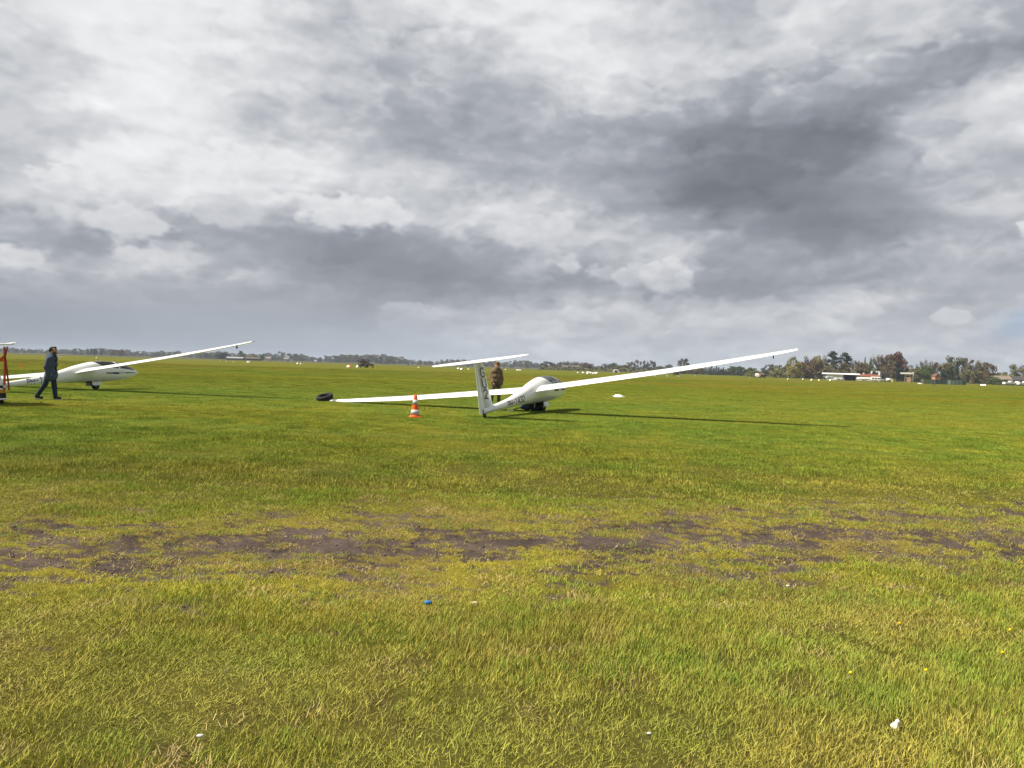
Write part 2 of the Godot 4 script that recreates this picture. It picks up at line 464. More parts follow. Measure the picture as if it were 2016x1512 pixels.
func field_color(x: float, d: float) -> Color:
	var r := Vector2(x, d).length()
	var b1: float = broad.get_noise_2d(x * .8, d * 1.25)
	var b2: float = broad.get_noise_2d(x * .23 + 200.0, d * .5)
	var m: float = mid.get_noise_2d(x, d)
	var s: float = small.get_noise_2d(x * .6 + 7.0, d * .6)
	var green := Color(.122, .172, .024)
	var olive := Color(.182, .186, .025)
	var straw := Color(.245, .205, .050)
	var c := green.lerp(olive, clampf(.40 + b1 * .8 + m * .75, 0.0, 1.0))
	# the foreground is older grass with dead stalks, the belt behind the worn strip is yellowish
	var dry: float = smoothstep(6.0, 3.5, d) * .20 + .52 * smoothstep(15.0, 10.5, d + b1 * 3.0 - x * .12)
	c = c.lerp(straw, clampf(dry + s * .32 + m * .28 - .15, 0.0, .8))
	var w: float = worn(x, d)
	c = c.lerp(Color(.275, .230, .036).lerp(Color(.195, .152, .050), clampf(.5 + m * 1.4, 0.0, 1.0)), w * .8)
	if r > 30.0:
		var t: float = smoothstep(30.0, 90.0, r)
		c = c.lerp(Color(.160, .164, .014).lerp(Color(.116, .150, .015), clampf(.5 + b1 * 1.9 + b2 * .8, 0.0, 1.0)), t)
		c = c.lerp(Color(.185, .148, .022), clampf(b2 * 2.2 - .1, 0.0, .6) * t)
		c = c.lerp(Color(.11, .112, .040), smoothstep(460.0, 640.0, r))
	return Color(c.r * .87, c.g * .87, c.b * .87)

func make_ground() -> void:
	var radii := PackedFloat32Array()
	var r := .15
	while r < 3600.0:
		radii.append(r)
		if r < 1.8:
			r += .3
		elif r < 11.0:
			r += .03 + .0035 * r
		else:
			r *= 1.018
	var angles := PackedFloat32Array()   # azimuth, 0 = straight ahead
	var a := -PI
	while a < PI - .001:
		angles.append(a)
		a += .0062 if absf(a + .003) < .72 else .09
	var na := angles.size()
	var nr := radii.size()
	var v := PackedVector3Array()
	var c := PackedColorArray()
	var uv := PackedVector2Array()
	v.resize(na * nr)
	c.resize(na * nr)
	uv.resize(na * nr)
	var k := 0
	var earth := Color(.084, .066, .060)
	for i in nr:
		for j in na:
			var x: float = radii[i] * sin(angles[j])
			var d: float = radii[i] * cos(angles[j])
			var col := field_color(x, d)
			if radii[i] < 24.0:
				var w := bare(x, d)
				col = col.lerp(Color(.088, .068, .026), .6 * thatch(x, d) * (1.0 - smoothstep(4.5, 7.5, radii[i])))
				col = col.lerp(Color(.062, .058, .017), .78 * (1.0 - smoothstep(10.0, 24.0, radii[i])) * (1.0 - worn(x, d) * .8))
				if w > 0.0:
					var e: float = 1.0 + small.get_noise_2d(x * 3.0, d * 3.0) * .4 + mid.get_noise_2d(x * 2.2 + 11.0, d * 2.2) * .45
					col = col.lerp(Color(earth.r * e, earth.g * e, earth.b * e), w)
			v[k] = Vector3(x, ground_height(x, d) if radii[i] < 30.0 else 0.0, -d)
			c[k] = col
			uv[k] = Vector2(x, d) / 1.7
			k += 1
	var index := PackedInt32Array()
	index.resize((nr - 1) * na * 6)
	k = 0
	for i in nr - 1:
		for j in na:
			var p := i * na + j
			var q := i * na + (j + 1) % na
			index[k] = p
			index[k + 1] = p + na
			index[k + 2] = q
			index[k + 3] = q
			index[k + 4] = p + na
			index[k + 5] = q + na
			k += 6
	var arrays := []
	arrays.resize(Mesh.ARRAY_MAX)
	arrays[Mesh.ARRAY_VERTEX] = v
	arrays[Mesh.ARRAY_COLOR] = c
	arrays[Mesh.ARRAY_TEX_UV] = uv
	arrays[Mesh.ARRAY_INDEX] = index
	var raw := ArrayMesh.new()
	raw.add_surface_from_arrays(Mesh.PRIMITIVE_TRIANGLES, arrays)
	var st := SurfaceTool.new()
	st.create_from(raw, 0)
	st.generate_normals()
	var m := StandardMaterial3D.new()
	m.vertex_color_use_as_albedo = true
	m.roughness = 1.0
	m.metallic_specular = .08
	var n := FastNoiseLite.new()
	n.seed = 3
	n.frequency = .045
	n.fractal_octaves = 5
	n.fractal_gain = .65
	var t := NoiseTexture2D.new()
	t.width = 512
	t.height = 512
	t.seamless = true
	t.noise = n
	var ramp := Gradient.new()
	ramp.set_color(0, Color(.78, .78, .78))
	ramp.set_color(1, Color(1, 1, 1))
	t.color_ramp = ramp
	m.albedo_texture = t
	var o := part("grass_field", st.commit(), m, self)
	o.set_meta("kind", "structure")

# one tuft: blades that lean outwards, their colours in the vertices
func tuft(seed_: int, blades: int, reach: float, low: float, high: float, width: float, upright: float, dead: float) -> ArrayMesh:
	var rng := RandomNumberGenerator.new()
	rng.seed = seed_
	var st := shape()
	st.set_smooth_group(-1)
	for k in blades:
		var at := Vector3(rng.randf_range(-1, 1), 0, rng.randf_range(-1, 1)) * reach
		var turn := rng.randf() * TAU
		var out := Vector3(cos(turn), 0, sin(turn))
		var side := Vector3(-out.z, 0, out.x).rotated(Vector3.UP, rng.randf_range(-.6, .6))
		var h := rng.randf_range(low, high)
		var lean := rng.randf_range(.15, 1.0) * (1.2 - upright)
		var w := width * rng.randf_range(.6, 1.15) * .5
		var dull := rng.randf() < dead
		var shade := rng.randf_range(.55, 1.55)
		var c := Color(shade, shade * rng.randf_range(.94, 1.06), shade)
		if dull:
			c = Color(1.7, 1.5, 2.6) * rng.randf_range(.6, 1.25)
			lean = rng.randf_range(.5, 1.8)
		var droop: float = 0.0 if dull else rng.randf_range(.0, .22)
		var tip := at + Vector3.UP * h * (1.0 - droop * minf(lean, 1.2)) + out * h * lean
		var mid_p := at.lerp(tip, .55) + Vector3.UP * h * droop * .5
		st.set_color(c)
		tri(st, at - side * w, mid_p - side * w * .8, at + side * w)
		tri(st, at + side * w, mid_p - side * w * .8, mid_p + side * w * .8)
		tri(st, mid_p - side * w * .8, tip, mid_p + side * w * .8)
	st.generate_normals()
	return st.commit()

func grass_belt(parent: Node3D, mesh: Mesh, m: Material, from: float, to: float, per_m2: float, seed_: int, share: int, size: float) -> void:
	var rng := RandomNumberGenerator.new()
	rng.seed = seed_
	var area: float = .74 * (to * to - from * from) + 3.6 * (to - from)
	var count := int(area * per_m2)
	var buf := PackedFloat32Array()
	buf.resize(count * 16)
	var k := 0
	for i in count:
		var d: float = sqrt(lerpf(from * from, to * to, rng.randf()))
		var x: float = rng.randf_range(-1, 1) * (.74 * d + 1.8)
		var turn := rng.randf() * TAU
		var pick := rng.randf()
		var jitter := rng.randf_range(.72, 1.28)
		var w := worn(x, d) if d < 16.0 else 0.0
		var s: float = size * rng.randf_range(.75, 1.3)
		var tall: float = 1.0
		if d < 20.0:
			var patch: float = mid.get_noise_2d(x * .8 + 300.0, d * .8)
			tall = clampf(1.0 + patch * 1.1, .45, 1.6)
			if w > 0.0:
				if bare(x, d) > .35 and pick > .05:
					continue
				tall = lerpf(tall, .36, w * .9)
			if d < 6.2 and share < 2 and pick > .45 and thatch(x, d) > .6:
				continue
			if share == 1 and patch < .10 - .45 * pick:   # long green tufts stand in patches only
				continue
			if share == 2 and thatch(x, d) < .12 + .6 * pick:   # dead thatch likewise
				continue
		elif share != 0 and pick > .5:
			continue
		if d > 9.5:   # clumps stand out of the mown sward
			var clump: float = small.get_noise_2d(x * .45, d * .45)
			jitter *= rng.randf_range(.75, 1.2) * (1.0 + clump * .30)
			tall *= rng.randf_range(.8, 1.35)
			if rng.randf() < .06:
				tall *= 1.7
				jitter *= .7
		if d < 6.0:
			jitter *= 1.08
		var c := field_color(x, d)
		if share == 1:
			c = c.lerp(Color(.088, .142, .020), .7)
		elif share == 2:
			c = c.lerp(Color(.235, .180, .090), .85)
		c = Color(c.r * jitter, c.g * jitter, c.b * jitter)
		var cs := cos(turn) * s
		var sn := sin(turn) * s
		buf[k] = cs
		buf[k + 1] = 0.0
		buf[k + 2] = sn
		buf[k + 3] = x
		buf[k + 4] = 0.0
		buf[k + 5] = s * tall
		buf[k + 6] = 0.0
		buf[k + 7] = ground_height(x, d) - .004
		buf[k + 8] = -sn
		buf[k + 9] = 0.0
		buf[k + 10] = cs
		buf[k + 11] = -d
		buf[k + 12] = c.r * 1.95
		buf[k + 13] = c.g * 1.95
		buf[k + 14] = c.b * 1.95
		buf[k + 15] = 1.0
		k += 16
	buf.resize(k)
	var mm := MultiMesh.new()
	mm.transform_format = MultiMesh.TRANSFORM_3D
	mm.use_colors = true
	mm.mesh = mesh
	mm.instance_count = k / 16
	mm.buffer = buf
	var o := MultiMeshInstance3D.new()
	o.name = "tufts"
	o.multimesh = mm
	o.material_override = m
	o.set_meta("kind", "stuff")
	parent.add_child(o, true)

func make_grass() -> void:
	var m := StandardMaterial3D.new()
	m.vertex_color_use_as_albedo = true
	m.roughness = .75
	m.metallic_specular = .18
	m.cull_mode = BaseMaterial3D.CULL_DISABLED
	m.backlight_enabled = true
	m.backlight = Color(.36, .40, .06)
	var g := Node3D.new()
	g.name = "grass"
	add_child(g)
	g.set_meta("kind", "stuff")
	g.set_meta("label", "short green and yellowish grass of the airfield with dry stalks")
	for v in 3:
		grass_belt(g, tuft(100 + v, 46, .085, .013, .043, .0027, .5, .14), m, 1.6, 9.5, 68.0, 31 + v, 0, 1.0)
	grass_belt(g, tuft(110, 36, .07, .024, .060, .0032, .55, .08), m, 1.6, 9.5, 95.0, 41, 1, 1.0)
	grass_belt(g, tuft(111, 36, .10, .012, .042, .003, .1, .85), m, 1.6, 9.5, 60.0, 43, 2, 1.0)
	for v in 2:
		grass_belt(g, tuft(105 + v, 48, .075, .013, .045, .0025, .5, .16), m, 1.6, 5.4, 95.0, 35 + v, 0, 1.0)
	for v in 2:
		grass_belt(g, tuft(120 + v, 50, .15, .010, .030, .005, .25, .12), m, 9.5, 24.0, 34.0, 51 + v, 0, 1.0)
	grass_belt(g, tuft(122, 34, .12, .016, .036, .0052, .4, .05), m, 9.5, 24.0, 8.0, 55, 1, 1.0)
	grass_belt(g, tuft(130, 60, .34, .010, .028, .010, .3, .08), m, 24.0, 70.0, 11.0, 61, 0, 1.0)
	grass_belt(g, tuft(140, 60, .8, .012, .032, .026, .3, .05), m, 70.0, 170.0, 1.1, 71, 0, 1.0)
	# crumbs of earth and pebbles on the worn strip
	var rng := RandomNumberGenerator.new()
	rng.seed = 91
	var st := shape()
	lathe(st, [Vector2(.001, .5), Vector2(.62, .36), Vector2(1.0, .02), Vector2(.8, -.35), Vector2(.001, -.4)], 5)
	var buf := PackedFloat32Array()
	for k in 9000:
		var x := rng.randf_range(-7.5, 9.0)
		var d: float = 6.75 + .2 * x + rng.randf_range(-1.6, 2.4)
		if bare(x, d) < .6:
			continue
		var s: float = .004 + .016 * pow(rng.randf(), 4.0)
		var a := rng.randf() * TAU
		var tone := rng.randf_range(.8, 1.5)
		var c := Color(.092, .071, .063) if rng.randf() < .93 else Color(.26, .22, .17)
		buf.append_array([cos(a) * s, 0.0, sin(a) * s, x, 0.0, s * rng.randf_range(.5, 1.0), 0.0, ground_height(x, d) + s * .2, -sin(a) * s * .8, 0.0, cos(a) * s * .8, -d, c.r * tone, c.g * tone, c.b * tone, 1.0])
	var mm := MultiMesh.new()
	mm.transform_format = MultiMesh.TRANSFORM_3D
	mm.use_colors = true
	mm.mesh = commit(st)
	mm.instance_count = buf.size() / 16
	mm.buffer = buf
	var crumbs := MultiMeshInstance3D.new()
	crumbs.name = "earth_crumbs"
	crumbs.multimesh = mm
	var em := StandardMaterial3D.new()
	em.vertex_color_use_as_albedo = true
	em.roughness = 1.0
	em.metallic_specular = .1
	crumbs.material_override = em
	crumbs.set_meta("kind", "stuff")
	crumbs.set_meta("label", "crumbs of dry earth and pebbles on the bare strip")
	add_child(crumbs, true)
# ---------------------------------------------------------------- gliders
# stations of the hull: ahead of the wing, lowest, highest point, half width
const HULL := [
	[3.22, .742, .748, .004], [3.18, .70, .785, .045], [3.1, .665, .835, .09], [2.97, .615, .905, .15], [2.85, .57, .965, .195], [2.6, .50, 1.065, .265], [2.36, .445, 1.145, .31], [2.12, .405, 1.21, .338], [1.8, .372, 1.262, .358],
	[1.5, .352, 1.29, .367], [1.2, .34, 1.302, .37], [.94, .334, 1.30, .37], [.5, .326, 1.268, .358], [.08, .322, 1.2, .335], [-.45, .318, 1.085, .292], [-.9, .312, .96, .255], [-1.38, .298, .82, .215],
	[-2.05, .262, .672, .178], [-2.53, .235, .57, .155], [-3.1, .205, .485, .138], [-3.74, .17, .40, .12], [-4.3, .135, .335, .10], [-4.72, .115, .29, .075],
]

func hull(f: float) -> Array:   # lowest, highest, half width
	var n := HULL.size()
	for k in n - 1:
		if f >= HULL[k + 1][0]:
			var t: float = clampf((f - HULL[k][0]) / (HULL[k + 1][0] - HULL[k][0]), 0.0, 1.0)
			var out := []
			for e in [1, 2, 3]:
				var p1: float = HULL[k][e]
				var p2: float = HULL[k + 1][e]
				var p0: float = HULL[maxi(k - 1, 0)][e]
				var p3: float = HULL[mini(k + 2, n - 1)][e]
				out.append(lerpf(p1, p2, t) if k < 2 else cubic_interpolate(p1, p2, p0 if k > 2 else p1, p3, t))
			return out
	return [HULL[n - 1][1], HULL[n - 1][2], HULL[n - 1][3]]

func hull_point(f: float, angle: float, grow := 0.0) -> Vector3:   # angle from the top, positive to starboard
	var h := hull(f)
	var s := sin(angle)
	var c := cos(angle)
	var hh: float = (h[1] - h[0]) * .5
	# a little fuller than an ellipse below the shoulder
	var r: float = (h[2] + grow) * signf(s) * pow(absf(s), .92)
	return Vector3(r, (h[0] + h[1]) * .5 + (hh + grow) * c, -f)

func hull_side(f: float, u: float, side: float, grow: float) -> Vector3:   # the skin at height u
	var h := hull(f)
	var hh: float = (h[1] - h[0]) * .5
	return hull_point(f, side * acos(clampf((u - (h[0] + h[1]) * .5) / hh, -1.0, 1.0)), grow)

func glass_zone(f: float, u: float) -> int:   # 1 front canopy, 2 rear canopy, 0 skin
	var sill: float = lerpf(1.0, .855, (f - .9) / 1.9)
	if u < sill or f > 2.83:
		return 0
	var split: float = 1.56 + (1.29 - u) * .55
	if f > split + .045:
		return 1
	if f < split - .045 and f > .36 + (1.28 - u) * 1.75:
		return 2
	return 0

func airfoil(le: Vector3, chord: float, pitch: float, thick: float, n := 13) -> PackedVector3Array:
	var out := PackedVector3Array()
	for k in range(2 * n - 2):
		var upper := k < n
		var t: float = float(k) / (n - 1) if upper else float(2 * n - 2 - k) / (n - 1)
		var x: float = .5 - .5 * cos(PI * t)
		var y: float = thick * 5.0 * (.2969 * sqrt(x) - .126 * x - .3516 * x * x + .2843 * x * x * x - .1036 * x * x * x * x)
		var z: float = (y * 1.15 if upper else -y * .85) + .035 * sin(PI * x)
		var p := Vector2(-x * chord, z * chord).rotated(pitch)   # x: ahead, y: up
		out.append(le + Vector3(0, p.y, -p.x))
	return out

# planform of a wing half: span, leading edge ahead, chord, height of the leading edge
const WING := [
	[.30, .27, 1.02, .865], [.62, .24, .96, .872], [2.5, .225, .89, .925], [4.6, .205, .81, .99], [6.2, .185, .72, 1.065], [7.4, .165, .60, 1.13], [8.2, .145, .52, 1.18], [8.65, .135, .44, 1.21], [8.9, .12, .36, 1.228], [9.0, .10, .28, 1.235],
]

func wing_at(s: float) -> Array:
	for k in WING.size() - 1:
		if s <= WING[k + 1][0]:
			var t: float = (s - WING[k][0]) / (WING[k + 1][0] - WING[k][0])
			return [lerpf(WING[k][1], WING[k + 1][1], t), lerpf(WING[k][2], WING[k + 1][2], t), lerpf(WING[k][3], WING[k + 1][3], t)]
	var e: Array = WING[WING.size() - 1]
	return [e[1], e[2], e[3]]

func wing_mesh(side: float) -> ArrayMesh:
	var rings := []
	var cuts := [.30, .45, .62, 1.2, 1.9, 2.6, 3.4, 4.2, 4.8, 5.4, 6.0, 6.6, 7.1, 7.6, 8.0, 8.3, 8.55, 8.75, 8.9, 9.0]
	for s in cuts:
		var w := wing_at(s)
		rings.append(airfoil(Vector3(side * s, w[2], -w[0]), w[1], .145, .15 if s < 8.0 else .13))
	var st := shape()
	loft(st, rings)
	return commit(st)

func aileron_mesh(side: float, from: float, to: float) -> ArrayMesh:   # a flap proud of the wing by a few millimetres, slightly lowered
	var rings := []
	for k in 6:
		var s: float = lerpf(from, to, k / 5.0)
		var w := wing_at(s)
		var ring := PackedVector3Array()
		for e in [[.78, .024], [.9, .0165], [1.005, .0065], [1.005, -.004], [.9, -.012], [.78, -.016]]:
			var p := Vector2(-e[0] * w[1], (e[1] + .035 * sin(PI * e[0]) - (e[0] - .78) * .05) * w[1]).rotated(.145)
			ring.append(Vector3(side * s, w[2] + p.y, -(w[0] + p.x)))
		rings.append(ring)
	var st := shape()
	loft(st, rings, true, true, -1)
	return commit(st)

func lettering_on_hull(text: String, f0: float, f1: float, u0: float, u1: float, weight: float, size: float, side: float) -> ArrayMesh:
	# text climbs the starboard side from f0 towards the nose
	var st := shape()
	st.set_smooth_group(-1)
	var length: float = (text.length() * 5.4 - 1.4) / 6.0
	for q in strokes_of(text, weight):
		var p := []
		for e: Vector2 in q:
			var f: float = lerpf(f0, f1, e.x / length)
			p.append(hull_side(f, lerpf(u0, u1, e.x / length) + e.y * size, side, .006))
		flat(st, p[0], p[1], p[2], p[3])
	return commit(st, false)

func stripe_on_hull(f0: float, f1: float, u0: float, u1: float, w0: float, w1: float, side: float, slant := 0.0) -> ArrayMesh:
	var st := shape()
	st.set_smooth_group(-1)
	for k in 12:
		var q := []
		for e in [[0, 0], [1, 0], [1, 1], [0, 1]]:
			var t: float = (k + e[0]) / 12.0
			var w: float = lerpf(w0, w1, t)
			q.append(hull_side(lerpf(f0, f1, t) + slant * (e[1] - .5), lerpf(u0, u1, t) + (e[1] - .5) * w, side, .005))
		flat(st, q[0], q[1], q[2], q[3])
	return commit(st, false)

func make_glider(label: String, at: Vector3, heading: float, bank: float, trim: Color, center: bool) -> void:
	var g := thing("glider", label, "glider", at)
	g.basis = Basis(Vector3.UP, -heading) * Basis(Vector3.BACK, bank)
	var white := paint(Color(.80, .81, .80), .22, .5)
	white.clearcoat_enabled = true
	white.clearcoat = .5
	white.clearcoat_roughness = .08
	var rubber := paint(Color(.018, .018, .019), .85, .3)
	var mark := paint(trim, .4, .4)
	var glass := StandardMaterial3D.new()
	glass.albedo_color = Color(.045, .06, .058, .72)
	glass.transparency = BaseMaterial3D.TRANSPARENCY_ALPHA
	glass.roughness = .03
	glass.metallic_specular = .5
	glass.cull_mode = BaseMaterial3D.CULL_DISABLED
	# hull and canopies from one net of quads
	var st := shape()
	var front := shape()
	var rear := shape()
	st.set_smooth_group(0)
	front.set_smooth_group(0)
	rear.set_smooth_group(0)
	var fs := []
	var f := 3.22
	while f > -4.72:
		fs.append(f)
		f -= .02 if f > 3.1 else (.03 if f > .3 else .12)
	fs.append(-4.72)
	var n := 72
	for k in fs.size() - 1:
		for i in n:
			var a0: float = TAU * i / n
			var a1: float = TAU * (i + 1) / n
			var p := [hull_point(fs[k], a0), hull_point(fs[k + 1], a0), hull_point(fs[k + 1], a1), hull_point(fs[k], a1)]
			var c: Vector3 = (p[0] + p[1] + p[2] + p[3]) * .25
			var z := glass_zone(-c.z, c.y)
			var to := st if z == 0 else (front if z == 1 else rear)
			tri(to, p[0], p[1], p[2])
			tri(to, p[0], p[2], p[3])
	part("fuselage", commit(st), white, g)
	part("front_canopy", commit(front), glass, g)
	part("rear_canopy", commit(rear), glass, g)
	# cockpit
	var lin := shape()
	var rows := []
	for k in 24:
		var ff: float = lerpf(2.75, .5, k / 23.0)
		var ring := PackedVector3Array()
		var sill: float = lerpf(.985, .85, (ff - .9) / 1.9)
		for i in 13:
			var h := hull(ff)
			var most: float = acos(clampf((sill - (h[0] + h[1]) * .5) / ((h[1] - h[0]) * .5), -1.0, 1.0))
			ring.append(hull_point(ff, lerpf(most, TAU - most, i / 12.0), -.02))
		rows.append(ring)
	loft(lin, rows, false, false)
	part("cockpit_liner", commit(lin), paint(Color(.05, .052, .055), .8, .2), g)
	for s in [2.0, .98]:
		var seat := shape()
		loft(seat, [ring_of_seat(s + .42, .62, .19), ring_of_seat(s + .1, .56, .22), ring_of_seat(s - .12, .62, .22), ring_of_seat(s - .26, .98, .17)], true, true)
		part("seat", commit(seat), paint(Color(.035, .04, .05), .9, .2), g)
		part("headrest", box_mesh(Vector3(0, 1.09, -(s - .3)), Vector3(.2, .15, .08), .03), paint(Color(.03, .03, .032), .9, .2), g)
	part("instrument_panel", box_mesh(Vector3(0, .83, -2.42), Vector3(.3, .22, .1), .03), paint(Color(.03, .03, .032), .7, .3), g)
	var bk := shape()
	bk.set_smooth_group(-1)
	var rim := PackedVector3Array()
	for i in 24:
		rim.append(hull_point(.5, TAU * i / 24.0, -.012))
	for i in range(1, 23):
		tri(bk, rim[0], rim[i], rim[i + 1])
	part("rear_bulkhead", commit(bk, false), paint(Color(.05, .052, .055), .8, .2), g)
	# wings
	for side in [-1.0, 1.0]:
		var w := part("wing", wing_mesh(side), white, g)
		part("aileron", aileron_mesh(side, 4.7, 8.1), white, w)
		part("wing_tip_wheel", tyre_mesh(.055, .03, Vector3(side * 8.25, 1.055, .12)), rubber, w)
		part("wheel_fork", tube_mesh([Vector3(side * 8.25, 1.16, .1), Vector3(side * 8.25, 1.055, .12)], [.014, .012], 6), rubber, w)
	# fin and rudder: outlines at chosen heights, a thin airfoil each
	var rings := []
	var rud := []
	for t in [0.0, .08, .2, .4, .6, .8, .95, 1.0]:
		var u: float = lerpf(.20, 1.70, t)
		var le: float = -3.7 - .64 * pow(t, .62)
		var te: float = -4.90 - .02 * t
		var chord: float = le - te
		var hinge: float = .60
		var half: float = .062 * (1.0 - .35 * t)
		var ring := PackedVector3Array()
		for e in [[0.0, 0.0], [.04, .45], [.12, .75], [.3, 1.0], [hinge, .8], [hinge, -.8], [.3, -1.0], [.12, -.75], [.04, -.45]]:
			ring.append(Vector3(half * e[1], u, -(le - e[0] * chord)))
		rings.append(ring)
		var r2 := PackedVector3Array()
		for e in [[hinge + .012, .68], [.8, .42], [1.0, .08], [1.0, -.08], [.8, -.42], [hinge + .012, -.68]]:
			r2.append(Vector3(half * e[1], u - (.05 if t == 0.0 else 0.0), -(le - e[0] * chord)))
		rud.append(r2)
	var sf := shape()
	loft(sf, rings)
	var fin := part("tail_fin", commit(sf), white, g)
	var sr := shape()
	loft(sr, rud)
	part("rudder", commit(sr), white, fin)
	# tailplane with elevator, leading edge up
	for side in [-1.0, 1.0]:
		var tp := []
		for s in [0.0, .3, .8, 1.25, 1.5, 1.6, 1.64]:
			var t: float = s / 1.64
			var chord: float = .56 - .26 * t * t - (.16 * smoothstep(.85, 1.0, t))
			tp.append(airfoil(Vector3(side * s, 1.79, 4.36 + .12 * t * t), chord, .17, .10, 9))
		var s2 := shape()
		loft(s2, tp)
		part("tailplane", commit(s2), white, g)
		var el := []
		for s in [.04, .6, 1.2, 1.5]:
			var t: float = s / 1.64
			var chord: float = .56 - .26 * t * t
			var ring := PackedVector3Array()
			for e in [[.72, .026], [1.02, .006], [1.02, -.006], [.72, -.022]]:
				var p := Vector2(-e[0] * chord, (e[1] + .03 * sin(PI * e[0])) * chord).rotated(.17)
				ring.append(Vector3(side * s, 1.79 + p.y, 4.36 + .12 * t * t - p.x))
			el.append(ring)
		var s3 := shape()
		loft(s3, el, true, true, -1)
		part("elevator", commit(s3), white, g)
	# undercarriage: main wheel on a leg between two doors, nose skid wheel, tail wheel
	var wheel := part("main_wheel", tyre_mesh(.19, .13, Vector3(0, .19, -.6), Basis(Vector3.BACK, PI / 2), .5), rubber, g)
	part("hub", lathe_mesh([Vector2(.004, -.05), Vector2(.09, -.05), Vector2(.1, -.03), Vector2(.1, .03), Vector2(.09, .05), Vector2(.004, .05)], 16, Basis(Vector3.BACK, PI / 2), Vector3(0, .19, -.6)), paint(Color(.35, .35, .36), .4, .5, .6), wheel)
	var leg := shape()
	for s in [-1.0, 1.0]:
		tube(leg, [Vector3(s * .09, .19, -.6), Vector3(s * .1, .36, -.42)], [.018, .022], 8)
	box(leg, Vector3(0, .36, -.42), Vector3(.26, .05, .09))
	part("landing_gear_leg", commit(leg), paint(Color(.05, .05, .055), .5, .4), g)
	part("wheel_well", box_mesh(Vector3(0, .345, -.36), Vector3(.27, .055, .66), .01), paint(Color(.02, .02, .02), .9, .2), g)
	for s in [-1.0, 1.0]:
		part("gear_door", box_mesh(Vector3(s * .19, .255, -.5), Vector3(.014, .17, .5), .004, Basis(Vector3.BACK, s * .12)), white, g)
	part("tail_wheel", tyre_mesh(.075, .05, Vector3(0, .075, 4.55)), rubber, g)
	var ts := shape()
	box(ts, Vector3(0, .135, 4.57), Vector3(.05, .09, .13), Basis.IDENTITY, .01)
	part("tail_wheel_fork", commit(ts, false), rubber, g)
	# markings
	for s in [1.0]:
		if center:
			part("registration", lettering_on_hull("PH-1432", -2.95, -1.62, .245, .42, .17, .19, s), mark, g)
			var fl := shape()
			fl.set_smooth_group(-1)
			var id := "GU2"
			for k in 3:
				for q in strokes_of(id[k], .17):
					var p := []
					for e: Vector2 in q:
						var u: float = 1.27 - k * .335 + e.y * .27
						var t: float = (u - .20) / 1.5
						var le: float = -3.7 - .64 * pow(t, .62)
						var chord: float = le + 4.90
						var half: float = .062 * (1.0 - .35 * t)
						var ff: float = le - chord * .58 + e.x * .36
						var x: float = (le - ff) / chord
						p.append(Vector3(half * (lerpf(.75, 1.0, x / .3) if x < .3 else lerpf(1.0, .8, (x - .3) / .3)) + .006, u, -ff))
					flat(fl, p[0], p[1], p[2], p[3])
			part("competition_number", commit(fl, false), mark, fin)
			part("side_stripe", stripe_on_hull(1.05, 1.55, .73, .74, .075, .075, s), mark, g)
			part("side_stripe", stripe_on_hull(1.85, 2.95, .745, .75, .06, .02, s), mark, g)
		else:
			part("registration", lettering_on_hull("PH-143", -2.94, -1.86, .25, .40, .17, .225, s), mark, g)
			for k in 5:
				part("side_stripe", stripe_on_hull(.93 + k * .085, .985 + k * .085 + (.35 if k == 4 else 0.0), .715, .72, .085, .085, s, -.06), mark, g)
			part("type_lettering", lettering_on_hull("500", 1.72, 1.98, .705, .71, .15, .07, s), paint(trim.lerp(Color(.5, .5, .5), .4), .4, .4), g)
			part("side_stripe", stripe_on_hull(2.06, 3.1, .735, .745, .055, .012, s), mark, g)

func ring_of_seat(f: float, u: float, half: float) -> PackedVector3Array:
	var out := PackedVector3Array()
	for e in [[-1, -.04], [-.8, .02], [0, -.015], [.8, .02], [1, -.04], [.8, -.08], [0, -.1], [-.8, -.08]]:
		out.append(Vector3(e[0] * half, u + e[1], -f))
	return out
